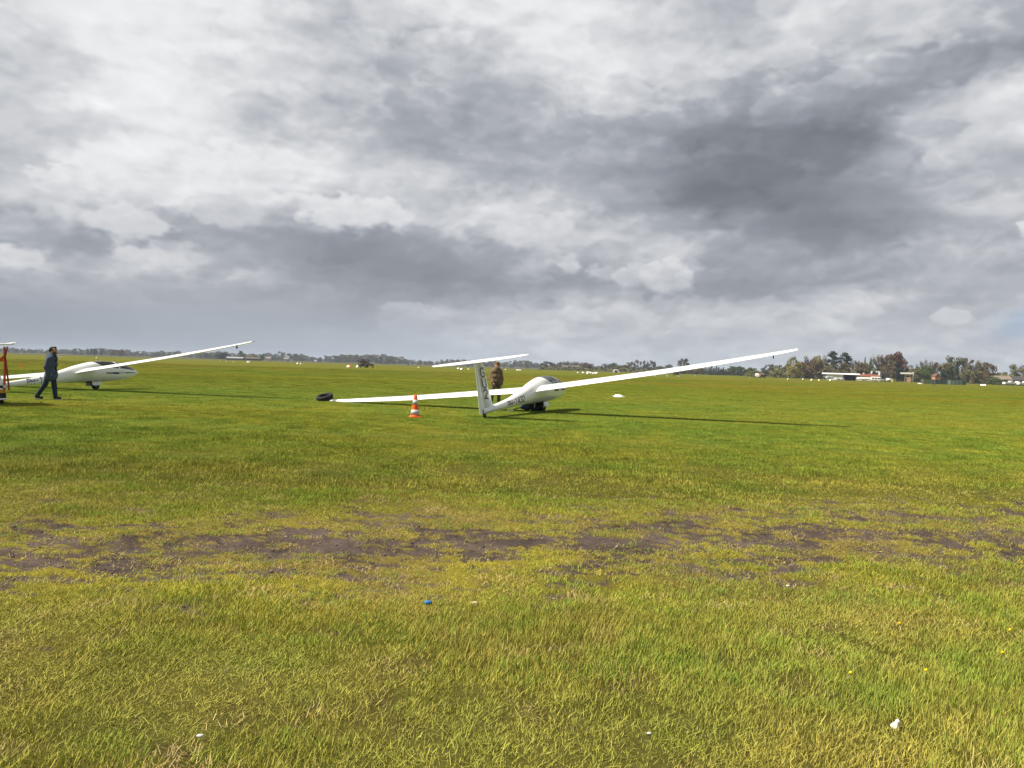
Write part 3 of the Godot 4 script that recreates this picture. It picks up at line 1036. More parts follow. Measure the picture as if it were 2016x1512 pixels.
# ---------------------------------------------------------------- people: smoothly joined tapered capsules, meshed as surface nets
# bones: [from, to, radius, radius], depth: how softly they join
func net(bones: Array, cell: float, blend: float, squash := Vector3.ONE) -> ArrayMesh:
	var lo := Vector3.INF
	var hi := -Vector3.INF
	for b in bones:
		for e in 2:
			var r: Vector3 = Vector3.ONE * (b[2 + e] + cell * 2.5)
			lo = lo.min(b[e] - r)
			hi = hi.max(b[e] + r)
	var n := Vector3i(((hi - lo) / cell).ceil()) + Vector3i.ONE
	var field := PackedFloat32Array()
	field.resize(n.x * n.y * n.z)
	field.fill(1.0)
	for b in bones:
		var a: Vector3 = b[0]
		var ab: Vector3 = b[1] - a
		var len2: float = maxf(ab.length_squared(), 1e-9)
		var r0: float = b[2]
		var dr: float = b[3] - r0
		var pad: Vector3 = Vector3.ONE * (maxf(b[2], b[3]) + blend + cell * 2.0)
		var p0 := Vector3i(((a.min(b[1]) - pad - lo) / cell).floor()).max(Vector3i.ZERO)
		var p1 := Vector3i(((a.max(b[1]) + pad - lo) / cell).ceil()).min(n - Vector3i.ONE)
		for z in range(p0.z, p1.z + 1):
			for y in range(p0.y, p1.y + 1):
				var at := (z * n.y + y) * n.x
				for x in range(p0.x, p1.x + 1):
					var p := lo + Vector3(x, y, z) * cell - a
					var t: float = clampf(p.dot(ab) / len2, 0.0, 1.0)
					var d: float = (p - ab * t).length() - r0 - dr * t
					var o: float = field[at + x]
					var h: float = maxf(blend - absf(o - d), 0.0) / blend
					field[at + x] = minf(o, d) - h * h * blend * .25
	var st := shape()
	st.set_smooth_group(0)
	var ids := {}
	var verts := PackedVector3Array()
	var step := [1, n.x, n.x * n.y]
	for z in n.z - 1:
		for y in n.y - 1:
			for x in n.x - 1:
				var i: int = (z * n.y + y) * n.x + x
				var mask := 0
				for k in 8:
					if field[i + (k & 1) + (k >> 1 & 1) * n.x + (k >> 2) * step[2]] < 0.0:
						mask |= 1 << k
				if mask == 0 or mask == 255:
					continue
				var sum := Vector3.ZERO
				var count := 0
				for e in 3:
					for k in 8:
						if not k & (1 << e):
							var j := k | (1 << e)
							if (mask >> k & 1) != (mask >> j & 1):
								var fa: float = field[i + (k & 1) + (k >> 1 & 1) * n.x + (k >> 2) * step[2]]
								var fb: float = field[i + (j & 1) + (j >> 1 & 1) * n.x + (j >> 2) * step[2]]
								var q := Vector3(k & 1, k >> 1 & 1, k >> 2)
								q[e] += fa / (fa - fb)
								sum += q
								count += 1
				ids[i] = verts.size()
				verts.append(lo + (Vector3(x, y, z) + sum / count) * cell)
	var index := PackedInt32Array()
	for i: int in ids:
		var x: int = i % n.x
		var y: int = i / n.x % n.y
		var z: int = i / step[2]
		for e in 3:
			var c := [x, y, z]
			if c[(e + 1) % 3] == 0 or c[(e + 2) % 3] == 0:
				continue
			var in0: bool = field[i] < 0.0
			if in0 == (field[i + step[e]] < 0.0):
				continue
			var u: int = step[(e + 1) % 3]
			var v: int = step[(e + 2) % 3]
			var q := [ids[i], ids[i - u], ids[i - u - v], ids[i - v]]
			if in0:
				q.reverse()
			index.append_array([q[0], q[1], q[2], q[0], q[2], q[3]])
	var arrays := []
	arrays.resize(Mesh.ARRAY_MAX)
	arrays[Mesh.ARRAY_VERTEX] = verts
	arrays[Mesh.ARRAY_INDEX] = index
	var raw := ArrayMesh.new()
	raw.add_surface_from_arrays(Mesh.PRIMITIVE_TRIANGLES, arrays)
	var out := SurfaceTool.new()
	out.create_from(raw, 0)
	out.generate_normals()
	return out.commit()

func bend(path: Array, radii: Array) -> Array:
	var out := []
	for k in path.size() - 1:
		out.append([path[k], path[k + 1], radii[k], radii[k + 1]])
	return out

# a relaxed hand: palm, four unequal bent fingers, thumb off the side of the palm; fingers run along `down`, thumb towards `fore`
func hand(wrist: Vector3, down: Vector3, fore: Vector3, inward: Vector3) -> Array:
	var out := [[wrist, wrist + down * .05, .026, .034], [wrist + down * .05 + fore * .018, wrist + down * .095 + fore * .024, .019, .017], [wrist + down * .05 - fore * .018, wrist + down * .09 - fore * .024, .019, .016]]
	var k := 0
	for e in [[.030, .075], [.010, .084], [-.010, .079], [-.030, .062]]:
		var a: Vector3 = wrist + down * (.092 - absf(e[0]) * .15) + fore * e[0]
		var b: Vector3 = a + down * e[1] * .5 + inward * e[1] * .10
		var c: Vector3 = b + down * e[1] * .42 + inward * e[1] * .34
		out.append([a, b, .0095, .009])
		out.append([b, c, .009, .0075])
		k += 1
	out.append([wrist + down * .025 + fore * .022, wrist + down * .06 + fore * .052 + inward * .012, .014, .011])
	out.append([wrist + down * .06 + fore * .052 + inward * .012, wrist + down * .09 + fore * .060 + inward * .022, .011, .009])
	return out

# head: skull, jaw, nose, ears, brow; `look` is where the face points
func head(neck: Vector3, crown: Vector3, look: Vector3) -> Array:
	var up := (crown - neck).normalized()
	var face := (look - up * look.dot(up)).normalized()
	var side := up.cross(face)
	var c := crown - up * .10
	var out := [[c - face * .020, c + face * .018, .098, .090], [c - up * .05 + face * .03, c - up * .10 + face * .055, .068, .042], [neck, c - up * .06 - face * .02, .058, .062]]
	out.append([c - up * .022 + face * .098, c - up * .055 + face * .122, .010, .014])      # nose
	out.append([c - up * .002 + face * .092 - side * .035, c - up * .002 + face * .092 + side * .035, .013, .013])   # brow
	out.append([c - up * .085 + face * .094 - side * .014, c - up * .085 + face * .094 + side * .014, .011, .011])   # lips
	for s in [-1.0, 1.0]:
		out.append([c - up * .02 + side * s * .092 - face * .005, c - up * .06 + side * s * .090 + face * .002, .014, .010])   # ears
	return out

func eyes(parent: Node, crown: Vector3, neck: Vector3, look: Vector3) -> void:
	var up := (crown - neck).normalized()
	var face := (look - up * look.dot(up)).normalized()
	var side := up.cross(face)
	var c := crown - up * .122 + face * .088
	for s in [-1.0, 1.0]:
		var st := shape()
		lathe(st, [Vector2(.001, .011), Vector2(.008, .008), Vector2(.011, 0), Vector2(.008, -.008), Vector2(.001, -.011)], 10, Basis.IDENTITY, c + side * s * .032)
		part("eye", commit(st), paint(Color(.03, .022, .018), .2, .5), parent)

func cloth(c: Color) -> StandardMaterial3D:
	var m := paint(c, .95, .15)
	m.rim_enabled = true
	m.rim = .25
	m.rim_tint = .6
	return m

func make_walker() -> void:   # walks to the right; +x is ahead of him, z is across
	var t := thing("person", "person in blue hooded jacket and jeans walking past the left glider's tail", "person", Vector3(-15.97, 0, -26.5))
	var skin := paint(Color(.40, .25, .18), .6, .3)
	var neck := Vector3(.125, 1.52, 0)
	var crown := Vector3(.175, 1.81, 0)
	var hip := Vector3(.085, .93, 0)
	var leg_back := [Vector3(.08, .9, .085), Vector3(-.07, .50, .08), Vector3(-.33, .125, .075)]
	var leg_fore := [Vector3(.09, .9, -.085), Vector3(.155, .49, -.08), Vector3(.20, .09, -.085)]
	var body := head(neck, crown, Vector3(1, -.1, 0))
	body.append_array([[Vector3(.12, 1.38, 0), neck, .10, .062], [Vector3(.10, 1.12, -.06), Vector3(.11, 1.34, -.10), .11, .10], [Vector3(.10, 1.12, .06), Vector3(.11, 1.34, .10), .11, .10], [hip + Vector3(0, 0, -.07), hip + Vector3(0, 0, .07), .12, .12], [hip, Vector3(.10, 1.12, 0), .12, .12]])
	body.append_array(bend(leg_back, [.085, .056, .04]))
	body.append_array(bend(leg_fore, [.085, .056, .04]))
	for s in [-1.0, 1.0]:
		body.append_array(bend([Vector3(.11, 1.38, s * .19), Vector3(.045, 1.11, s * .235), Vector3(.11, .94, s * .21)], [.048, .042, .032]))
		body.append_array(hand(Vector3(.11, .94, s * .20), Vector3(.55, -.83, 0), Vector3(.83, .55, 0), Vector3(0, 0, -s)))
	part("body", net(body, .014, .03), skin, t)
	eyes(t, crown, neck, Vector3(1, -.1, 0))
	# jacket with a hood on its back, hem at the thigh
	var jk := [[Vector3(.11, 1.40, -.08), Vector3(.11, 1.40, .08), .135, .135], [Vector3(.10, 1.20, -.07), Vector3(.10, 1.20, .07), .155, .155], [Vector3(.09, .98, -.07), Vector3(.09, .98, .07), .158, .158], [Vector3(.085, .82, -.06), Vector3(.085, .82, .06), .165, .165], [Vector3(.085, .80, -.07), Vector3(.085, .80, .07), .16, .16], [Vector3(.12, 1.47, 0), Vector3(.13, 1.53, 0), .095, .08]]
	for s in [-1.0, 1.0]:
		jk.append_array(bend([Vector3(.11, 1.38, s * .185), Vector3(.045, 1.11, s * .235), Vector3(.11, .93, s * .215), Vector3(.155, .87, s * .19)], [.08, .064, .056, .054]))
	jk.append_array([[Vector3(.0, 1.48, -.06), Vector3(.0, 1.48, .06), .062, .062], [Vector3(-.02, 1.42, -.03), Vector3(-.02, 1.42, .03), .05, .05], [Vector3(.05, 1.53, -.075), Vector3(.05, 1.53, .075), .042, .042]])
	part("jacket", net(jk, .018, .05), cloth(Color(.058, .078, .128)), t)
	part("jacket_front", net([[Vector3(.225, 1.42, 0), Vector3(.228, 1.12, 0), .028, .028], [Vector3(.228, 1.12, 0), Vector3(.225, .74, 0), .028, .03], [Vector3(.21, 1.50, -.03), Vector3(.21, 1.50, .03), .045, .045]], .014, .03), cloth(Color(.022, .026, .04)), t)
	part("trousers", net([[hip + Vector3(0, -.06, -.07), hip + Vector3(0, -.06, .07), .135, .135]] + bend(leg_back, [.105, .078, .068]) + bend(leg_fore, [.105, .078, .07]), .016, .04), cloth(Color(.024, .038, .062)), t)
	for l in [[leg_back, Vector3(-.36, .075, .075), Vector3(-.17, .045, .07), "shoe"], [leg_fore, Vector3(.185, .05, -.085), Vector3(.36, .045, -.09), "shoe"]]:
		part(l[3], net([[l[0][2], l[1], .045, .05], [l[1], l[2], .05, .042]], .012, .03), paint(Color(.025, .025, .03), .8, .3), t)
		part("shoe_sole", box_mesh((l[1] + l[2]) * .5 - Vector3(0, .045, 0), Vector3(.29, .025, .095), .008, Basis(Vector3.BACK, (l[2] - l[1]).y / .2)), paint(Color(.6, .6, .58), .8, .3), t)
	var up := (crown - neck).normalized()
	part("hair", net([[crown - up * .09 + Vector3(-.045, .0, -.03), crown - up * .09 + Vector3(-.045, .0, .03), .082, .082], [crown + Vector3(-.06, -.055, 0), crown + Vector3(.03, -.045, 0), .062, .058], [crown + Vector3(-.10, -.13, -.03), crown + Vector3(-.10, -.13, .03), .055, .055], [crown + Vector3(-.02, -.1, -.062), crown + Vector3(-.02, -.1, .062), .042, .042]], .01, .03), paint(Color(.016, .012, .010), .8, .3), t)
	part("beard", net([[crown + Vector3(.035, -.20, -.05), crown + Vector3(.035, -.20, .05), .028, .028], [crown + Vector3(.06, -.225, -.02), crown + Vector3(.06, -.225, .02), .03, .03]], .009, .03), paint(Color(.045, .03, .022), .9, .2), t)
	part("glasses", box_mesh(crown + Vector3(.073, -.118, 0), Vector3(.016, .02, .14), .005), paint(Color(.01, .01, .01), .3, .5), t)

func make_helper() -> void:   # stands behind the wing, facing the camera, looking down
	var t := thing("person", "person in brown jacket and knitted cap standing behind the middle glider's wing", "person", Vector3(-.66, 0, -32.2))
	var skin := paint(Color(.47, .29, .22), .6, .3)
	var neck := Vector3(0, 1.46, .0)
	var crown := Vector3(.03, 1.745, .055)
	var look := Vector3(.2, -.16, 1)
	var leg_l := [Vector3(.09, .9, 0), Vector3(.12, .49, .03), Vector3(.13, .08, .0)]
	var leg_r := [Vector3(-.09, .9, 0), Vector3(-.14, .49, .04), Vector3(-.20, .08, .0)]
	var arm_l := [Vector3(.175, 1.37, 0), Vector3(.225, 1.09, -.02), Vector3(.225, .86, .05)]
	var arm_r := [Vector3(-.175, 1.37, 0), Vector3(-.26, 1.10, -.04), Vector3(-.16, .92, .12)]
	var body := head(neck, crown, look)
	body.append_array([[Vector3(0, 1.34, 0), neck, .10, .06], [Vector3(-.09, 1.15, 0), Vector3(-.10, 1.33, 0), .11, .10], [Vector3(.09, 1.15, 0), Vector3(.10, 1.33, 0), .11, .10], [Vector3(-.07, .93, 0), Vector3(.07, .93, 0), .12, .12], [Vector3(0, .93, 0), Vector3(0, 1.15, 0), .13, .13]])
	body.append_array(bend(leg_l, [.085, .056, .042]) + bend(leg_r, [.085, .056, .042]) + bend(arm_l, [.05, .042, .032]) + bend(arm_r, [.05, .042, .032]))
	body.append_array(hand(arm_l[2], Vector3(0, -1, .08).normalized(), Vector3(0, .08, 1).normalized(), Vector3.LEFT))
	body.append_array(hand(arm_r[2], Vector3(.55, -.8, .2).normalized(), Vector3(.3, 0, 1).normalized(), Vector3.RIGHT))
	part("body", net(body, .014, .03), skin, t)
	eyes(t, crown, neck, look)
	var jk := [[Vector3(-.10, 1.37, 0), Vector3(.10, 1.37, 0), .115, .115], [Vector3(-.08, 1.17, .01), Vector3(.08, 1.17, .01), .135, .135], [Vector3(-.075, .95, .01), Vector3(.075, .95, .01), .14, .14], [Vector3(0, 1.45, .01), Vector3(0, 1.50, .03), .11, .10], [Vector3(-.08, 1.47, -.05), Vector3(.08, 1.47, -.05), .075, .075]]
	jk.append_array(bend(arm_l, [.08, .066, .056]) + bend(arm_r, [.08, .068, .056]))
	part("jacket", net(jk, .018, .085), cloth(Color(.145, .105, .066)), t)
	var pk := [[Vector3(-.13, 1.02, .155), Vector3(-.05, .98, .165), .012, .012], [Vector3(.05, .98, .165), Vector3(.13, 1.02, .155), .012, .012], [Vector3(0, 1.42, .125), Vector3(0, .9, .165), .010, .010]]
	part("jacket_seams", net(pk, .009, .01), cloth(Color(.035, .024, .018)), t)
	part("trousers", net([[Vector3(-.07, .92, 0), Vector3(.07, .92, 0), .135, .135]] + bend(leg_l, [.105, .08, .072]) + bend(leg_r, [.105, .08, .072]), .016, .04), cloth(Color(.09, .078, .066)), t)
	for l in [[leg_l, Vector3(.03, 0, .2)], [leg_r, Vector3(-.05, 0, .2)]]:
		part("boot", net([[l[0][2] + Vector3(0, .14, 0), l[0][2] + Vector3(0, -.03, 0), .062, .056], [l[0][2] + Vector3(0, -.035, -.02), l[0][2] + l[1] + Vector3(0, -.04, 0), .05, .042]], .012, .03), paint(Color(.02, .018, .018), .7, .3), t)
	var up := (crown - neck).normalized()
	var c := crown - up * .08
	part("knitted_cap", net([[c + up * .03 - look.normalized() * .03, c + up * .04, .098, .094], [c + up * .03, c + up * .07, .09, .06], [c + up * .01 + Vector3(-.05, 0, -.04), c + up * .01 + Vector3(.05, 0, -.04), .072, .072]], .011, .03), cloth(Color(.15, .085, .05)), t)
	part("cap_brim", net([[c + up * .03 + Vector3(-.075, 0, .065), c + up * .03 + Vector3(.0, 0, .10), .018, .018], [c + up * .03 + Vector3(.0, 0, .10), c + up * .03 + Vector3(.08, 0, .055), .018, .018]], .009, .02), cloth(Color(.12, .045, .02)), t)
# ---------------------------------------------------------------- things on the field
func make_cone(called: String, label: String, at: Vector3, high: float, tilt := 0.0, group := "", striped := false) -> void:
	var t := thing(called, label, "traffic cone", at, .3, group)
	t.rotation.z = tilt
	var orange := paint(Color(.72, .105, .012), .55, .4)
	var silver := paint(Color(.44, .46, .48), .3, .5)
	var s := high / .66
	var st := shape()
	box(st, Vector3(0, .02 * s, 0), Vector3(.33, .04, .33) * s, Basis.IDENTITY, .015)
	part("base", commit(st, false), orange, t)
	var edge := [Vector2(.15, .04), Vector2(.142, .075), Vector2(.133, .085), Vector2(.103, .235), Vector2(.092, .38), Vector2(.066, .53), Vector2(.043, .655), Vector2(.036, .665), Vector2(.028, .64)]
	part("cone_body", lathe_mesh(edge.map(func(p): return p * s), 28), orange, t)
	for b in ([[.085, .235], [.38, .525]] if striped else []):
		var r0: float = lerpf(.138, .048, (b[0] - .06) / .6) + .002
		var r1: float = lerpf(.138, .048, (b[1] - .06) / .6) + .002
		part("reflective_band", lathe_mesh([Vector2(r0 - .006, b[0]) * s, Vector2(r0, b[0]) * s, Vector2(r1, b[1]) * s, Vector2(r1 - .006, b[1]) * s], 28), silver, t)

func make_small_things() -> void:
	make_cone("traffic_cone", "orange and white striped traffic cone before the middle glider's left wing", Vector3(-2.86, 0, -22.9), .67, 0.0, "", true)
	make_cone("traffic_cone", "small upright orange cone on the grass far behind the walking person", Vector3(-51.6, 0, -80.8), .36, 0.0)
	make_cone("traffic_cone", "small tilted orange cone leaning beside another far behind the walking person", Vector3(-51.05, .05, -80.0), .36, .42)
	for e in [[-50.6, 236.0, "leftmost orange cone left of the distant folded hay tedder"], [-49.3, 232.0, "middle orange cone left of the distant folded hay tedder"], [-48.3, 230.0, "orange cone nearest the distant folded hay tedder"]]:
		make_cone("traffic_cone", e[2], Vector3(e[0], 0, -e[1]), .85, 0.0, "orange cones by the distant farm machine")
	# the tyre that weighs down the wing tip
	var t := thing("tyre", "black rubber tyre lying tilted on the middle glider's left wing tip", "tyre", Vector3(-7.52, .14, -30.95))
	t.basis = Basis(Vector3.BACK, .20) * Basis(Vector3.RIGHT, .27)
	part("tread", tyre_mesh(.335, .22, Vector3.ZERO, Basis.IDENTITY, .66), paint(Color(.022, .022, .024), .8, .35), t)
	for k in 4:
		part("groove", lathe_mesh([Vector2(.333, -.062 + k * .04), Vector2(.3365, -.06 + k * .04), Vector2(.3365, -.052 + k * .04), Vector2(.333, -.05 + k * .04)], 32), paint(Color(.008, .008, .008), .9, .2), t)
	# bags behind the main wheel
	var rng := RandomNumberGenerator.new()
	rng.seed = 5
	var bones := []
	for k in 11:
		var p := Vector3(rng.randf_range(-.22, .22), rng.randf_range(.06, .24), rng.randf_range(-.14, .14))
		bones.append([p, p + Vector3(rng.randf_range(-.16, .16), rng.randf_range(-.05, .08), rng.randf_range(-.08, .08)), rng.randf_range(.05, .10), rng.randf_range(.05, .10)])
	t = thing("canopy_cover", "crumpled blue grey fabric cover under the middle glider's fuselage", "cover", Vector3(.56, 0, -28.5))
	part("cloth_bundle", net(bones, .018, .03), cloth(Color(.075, .095, .16)), t)
	part("folded_edge", net([[Vector3(-.25, .09, .12), Vector3(-.05, .17, .17), .028, .03], [Vector3(-.05, .17, .17), Vector3(.2, .12, .14), .03, .022]], .014, .02), cloth(Color(.12, .145, .21)), t)
	t = thing("parachute_bag", "black parachute bag beside the middle glider's main wheel", "bag", Vector3(.93, 0, -28.35), .3)
	part("bag_body", box_mesh(Vector3(0, .15, 0), Vector3(.44, .29, .3), .07), cloth(Color(.018, .018, .02)), t)
	part("handle", tube_mesh([Vector3(-.1, .29, 0), Vector3(-.07, .34, 0), Vector3(.07, .34, 0), Vector3(.1, .29, 0)], [.013, .013, .013, .013], 6), paint(Color(.03, .03, .03), .9, .2), t)
	t = thing("tow_bar", "thin dark tow bar lying in the grass under the middle glider's tail boom", "tow bar", Vector3(.12, 0, -27.4), .5)
	part("bar", tube_mesh([Vector3(-.22, .05, .12), Vector3(.25, .12, -.2)], [.02, .02], 8), paint(Color(.03, .03, .03), .6, .4), t)
	part("grip", tube_mesh([Vector3(-.3, .05, .02), Vector3(-.14, .06, .22)], [.018, .018], 8), paint(Color(.12, .12, .12), .6, .4), t)
	# white folded frame out on the grass to the right
	t = thing("folded_canvas", "low white folded canvas frame lying alone on grass behind the right wing", "canvas", Vector3(6.28, 0, -45.1), -.12)
	t.scale = Vector3.ONE * .84
	var white := paint(Color(.78, .78, .76), .5, .4)
	var st := shape()
	loft(st, [arch(-.36, .05, .1), arch(-.22, .17, .24), arch(.12, .165, .26), arch(.33, .05, .12)], false, false)
	part("canvas", commit(st), white, t)
	part("gap_shade_strip", box_mesh(Vector3(-.02, .06, .2), Vector3(.5, .05, .02), .004), paint(Color(.05, .05, .05), .8, .2), t)  # dark strip, added to stand in for the shade under the canvas
	part("front_rail", box_mesh(Vector3(.02, .018, .26), Vector3(.46, .036, .03), .008), white, t)
	part("loose_flap", box_mesh(Vector3(-.42, .09, .0), Vector3(.12, .03, .12), .01, Basis(Vector3.BACK, -.3)), white, t)
	part("loose_flap", box_mesh(Vector3(.40, .055, .08), Vector3(.13, .03, .1), .01, Basis(Vector3.BACK, -.7)), white, t)
	# litter and flowers in the foreground
	t = thing("shuttlecock", "white shuttlecock standing in the near grass at lower right", "shuttlecock", Vector3(1.80, .0, -3.49))
	t.rotation = Vector3(.25, 0, -.2)
	t.scale = Vector3.ONE * .72
	part("cork", lathe_mesh([Vector2(.001, .062), Vector2(.008, .06), Vector2(.013, .053), Vector2(.0135, .046), Vector2(.012, .042)], 14), paint(Color(.78, .78, .76), .7, .3), t)
	for k in 9:
		var a := TAU * k / 9.0
		var out := Vector3(cos(a), 0, sin(a))
		var side := Vector3(-out.z, 0, out.x)
		var sf := shape()
		flat(sf, out * .012 + Vector3.UP * .043 - side * .003, out * .012 + Vector3.UP * .043 + side * .003, out * .027 + Vector3.UP * .004 + side * .012, out * .027 + Vector3.UP * .004 - side * .010)
		part("feather", commit(sf, false), paint(Color(.76, .76, .74), .8, .2), t)
	var scrap := [["blue plastic scrap in the grass just before the bare earth strip", Vector3(-.51, .03, -5.04), Color(.02, .15, .42), .026], ["pale bone coloured stone in grass right of the blue scrap", Vector3(-.20, .03, -5.06), Color(.42, .34, .24), .022], ["small white scrap of paper at the lowest edge of the grass", Vector3(-1.25, .03, -3.16), Color(.45, .45, .44), .015], ["white pebble in the near grass below the middle of the picture", Vector3(.64, .03, -3.30), Color(.5, .5, .48), .011], ["small white fleck at the right edge of the bare earth strip", Vector3(2.1, .03, -5.7), Color(.6, .6, .6), .014]]
	for e in scrap:
		var sb := shape()
		var r: float = e[3]
		sb.set_smooth_group(0)
		lathe(sb, [Vector2(.001, r * .5), Vector2(r * .5, r * .42), Vector2(r * .85, r * .1), Vector2(r * .7, -r * .3), Vector2(.001, -r * .35)], 7, Basis(Vector3.UP, r * 40.0).scaled(Vector3(1.3, 1, .8)))
		var o := part(numbered("litter_scrap"), commit(sb), paint(e[2], .7, .3), self)
		o.position = e[1]
		tag(o, e[0], "litter")
	var spots := [[1.83, 4.02, .035, "yellow dandelion with bent pale stalk, leftmost of the dandelions"], [2.27, 4.1, .03, "yellow dandelion low in grass between the bent stalked one and the edge"], [2.52, 4.88, .03, "tiny yellow dandelion farthest back, nearest the bare strip"], [2.84, 4.35, .05, "yellow dandelion on a tall stalk near the right edge"], [3.16, 4.78, .04, "tiny yellow dandelion at the picture's right edge"]]
	for e in spots:
		t = thing("dandelion", e[3], "flower", Vector3(e[0], 0, -e[1]), e[0] * 3.0, "dandelions in the near grass")
		t.scale = Vector3(.75, 1, .75)
		part("stem", tube_mesh([Vector3(-.03, 0, .01), Vector3(-.006, e[2] * .7, 0), Vector3(0, e[2] + .012, 0)], [.0035, .003, .003], 6), paint(Color(.36, .36, .25), .7, .3), t)
		part("blossom", lathe_mesh([Vector2(.001, .016), Vector2(.007, .015), Vector2(.012, .010), Vector2(.009, .004), Vector2(.003, 0)], 12, Basis.IDENTITY, Vector3(0, e[2], 0)), paint(Color(.78, .52, .01), .8, .2), t)

func arch(x: float, high: float, half: float) -> PackedVector3Array:
	var out := PackedVector3Array()
	for k in 9:
		var a := PI * k / 8.0
		out.append(Vector3(x, .02 + high * sin(a), cos(a) * half))
	return out

func make_buggy() -> void:
	# only its rear corner reaches into the frame on the left
	var b := thing("golf_buggy", "white golf buggy with orange roof posts and yellow plate, cut by the left edge", "golf buggy", Vector3(-15.57, 0, -22.67), .8)
	var white := paint(Color(.76, .76, .75), .3, .5)
	var black := paint(Color(.018, .018, .018), .7, .4)
	var orange := paint(Color(.62, .075, .018), .45, .45)
	var dark_red := paint(Color(.24, .028, .016), .5, .4)
	var st := shape()
	box(st, Vector3(0, .43, -1.1), Vector3(1.18, .36, 2.2), Basis.IDENTITY, .08)
	var o := part("body", commit(st, false), white, b)
	st = shape()
	loft(st, [bump(-.02, .60, .56, .0), bump(-.06, .66, .5, .03), bump(-.3, .72, .46, .04), bump(-.7, .70, .46, .03), bump(-.8, .6, .5, .0)], false, true)
	part("rear_hood", commit(st), white, o)
	part("rear_slot", box_mesh(Vector3(0, .545, .004), Vector3(.98, .075, .03), .01), black, o)
	part("lower_panel", box_mesh(Vector3(0, .285, .006), Vector3(1.14, .16, .03), .008), black, o)
	part("bumper", box_mesh(Vector3(0, .175, .03), Vector3(1.2, .055, .1), .02), white, o)
	var plate := part("licence_plate", box_mesh(Vector3(.33, .395, .012), Vector3(.5, .11, .012), .004), paint(Color(.75, .42, .02), .5, .4), b)
	var sl := shape()
	sl.set_smooth_group(-1)
	for q in strokes_of("13-SCS", .15):
		var p := []
		for e: Vector2 in q:
			p.append(Vector3(.115 + e.x * .082, .356 + e.y * .078, .021))
		flat(sl, p[0], p[1], p[2], p[3])
	part("plate_characters", commit(sl, false), paint(Color(.02, .02, .02), .6, .3), plate)
	for s in [-1.0, 1.0]:
		for z in [-.42, -1.85]:
			var w := part("wheel", tyre_mesh(.2, .16, Vector3(s * .5, .2, z)), black, b)
			part("rim", lathe_mesh([Vector2(.004, s * -.07), Vector2(.12, s * -.075), Vector2(.125, s * -.04)], 16, Basis(Vector3.BACK, PI / 2), Vector3(s * .5, .2, z)), white, w)
		part("tail_lamp", box_mesh(Vector3(s * .52, .47, .004), Vector3(.07, .1, .02), .006), paint(Color(.4, .015, .01), .3, .5), b)
		part("roof_post", tube_mesh([Vector3(s * .53, .6, -.03), Vector3(s * .54, 1.25, -.05), Vector3(s * .53, 1.74, -.09)], [.036, .034, .03], 8), orange, b)
		part("strap", tube_mesh([Vector3(s * .64, .44, .03), Vector3(s * .585, 1.0, .01), Vector3(s * .54, 1.45, -.02), Vector3(s * .60, 1.75, -.05)], [.024, .026, .022, .022], 6), dark_red, b)
		part("roof_post", tube_mesh([Vector3(s * .53, .6, -1.9), Vector3(s * .5, 1.74, -1.55)], [.03, .03], 8), orange, b)
	part("brace", tube_mesh([Vector3(.52, 1.45, -.06), Vector3(.05, 1.05, -.06), Vector3(-.52, 1.45, -.06)], [.035, .035, .035], 8), orange, b)
	part("brace", tube_mesh([Vector3(-.52, 1.30, -.06), Vector3(.52, 1.33, -.06)], [.03, .03], 8), orange, b)
	part("roof", box_mesh(Vector3(0, 1.785, -.8), Vector3(1.36, .05, 1.9), .02, Basis(Vector3.BACK, .06)), white, b)
	part("roof_tip", box_mesh(Vector3(.70, 1.83, .1), Vector3(.05, .03, .04), .008), black, b)
	part("seat", box_mesh(Vector3(0, .72, -1.15), Vector3(1.05, .16, .5), .05), black, b)
	part("seat_back", box_mesh(Vector3(0, .95, -.93), Vector3(1.05, .4, .1), .04, Basis(Vector3.RIGHT, .15)), black, b)

func bump(z: float, high: float, half: float, round_: float) -> PackedVector3Array:
	var out := PackedVector3Array()
	for e in [[-1, .0], [-.94, .6], [-.8, .9], [-.5, 1.0], [.5, 1.0], [.8, .9], [.94, .6], [1, .0]]:
		out.append(Vector3(e[0] * half, lerpf(.58, high + round_, e[1]), z))
	return out

# ---------------------------------------------------------------- far things: bearing (tangent right of straight ahead) and distance
func spot(bearing: float, d: float) -> Vector3:
	return Vector3(bearing * d, 0, -d)

func make_marker(label: String, bearing: float, d: float, size: Vector3, turn: float, group: String) -> void:   # a low white ridge board
	var t := thing("runway_marker", label, "marker", spot(bearing, d), turn, group)
	var white := paint(Color(.78, .78, .77), .6, .3)
	for s in [-1.0, 1.0]:
		var st := shape()
		box(st, Vector3(0, size.y * .5, s * size.z * .25), Vector3(size.x, size.y * 1.08, .04), Basis(Vector3.RIGHT, -s * atan(size.z * .5 / size.y)))
		part("board", commit(st, false), white, t)

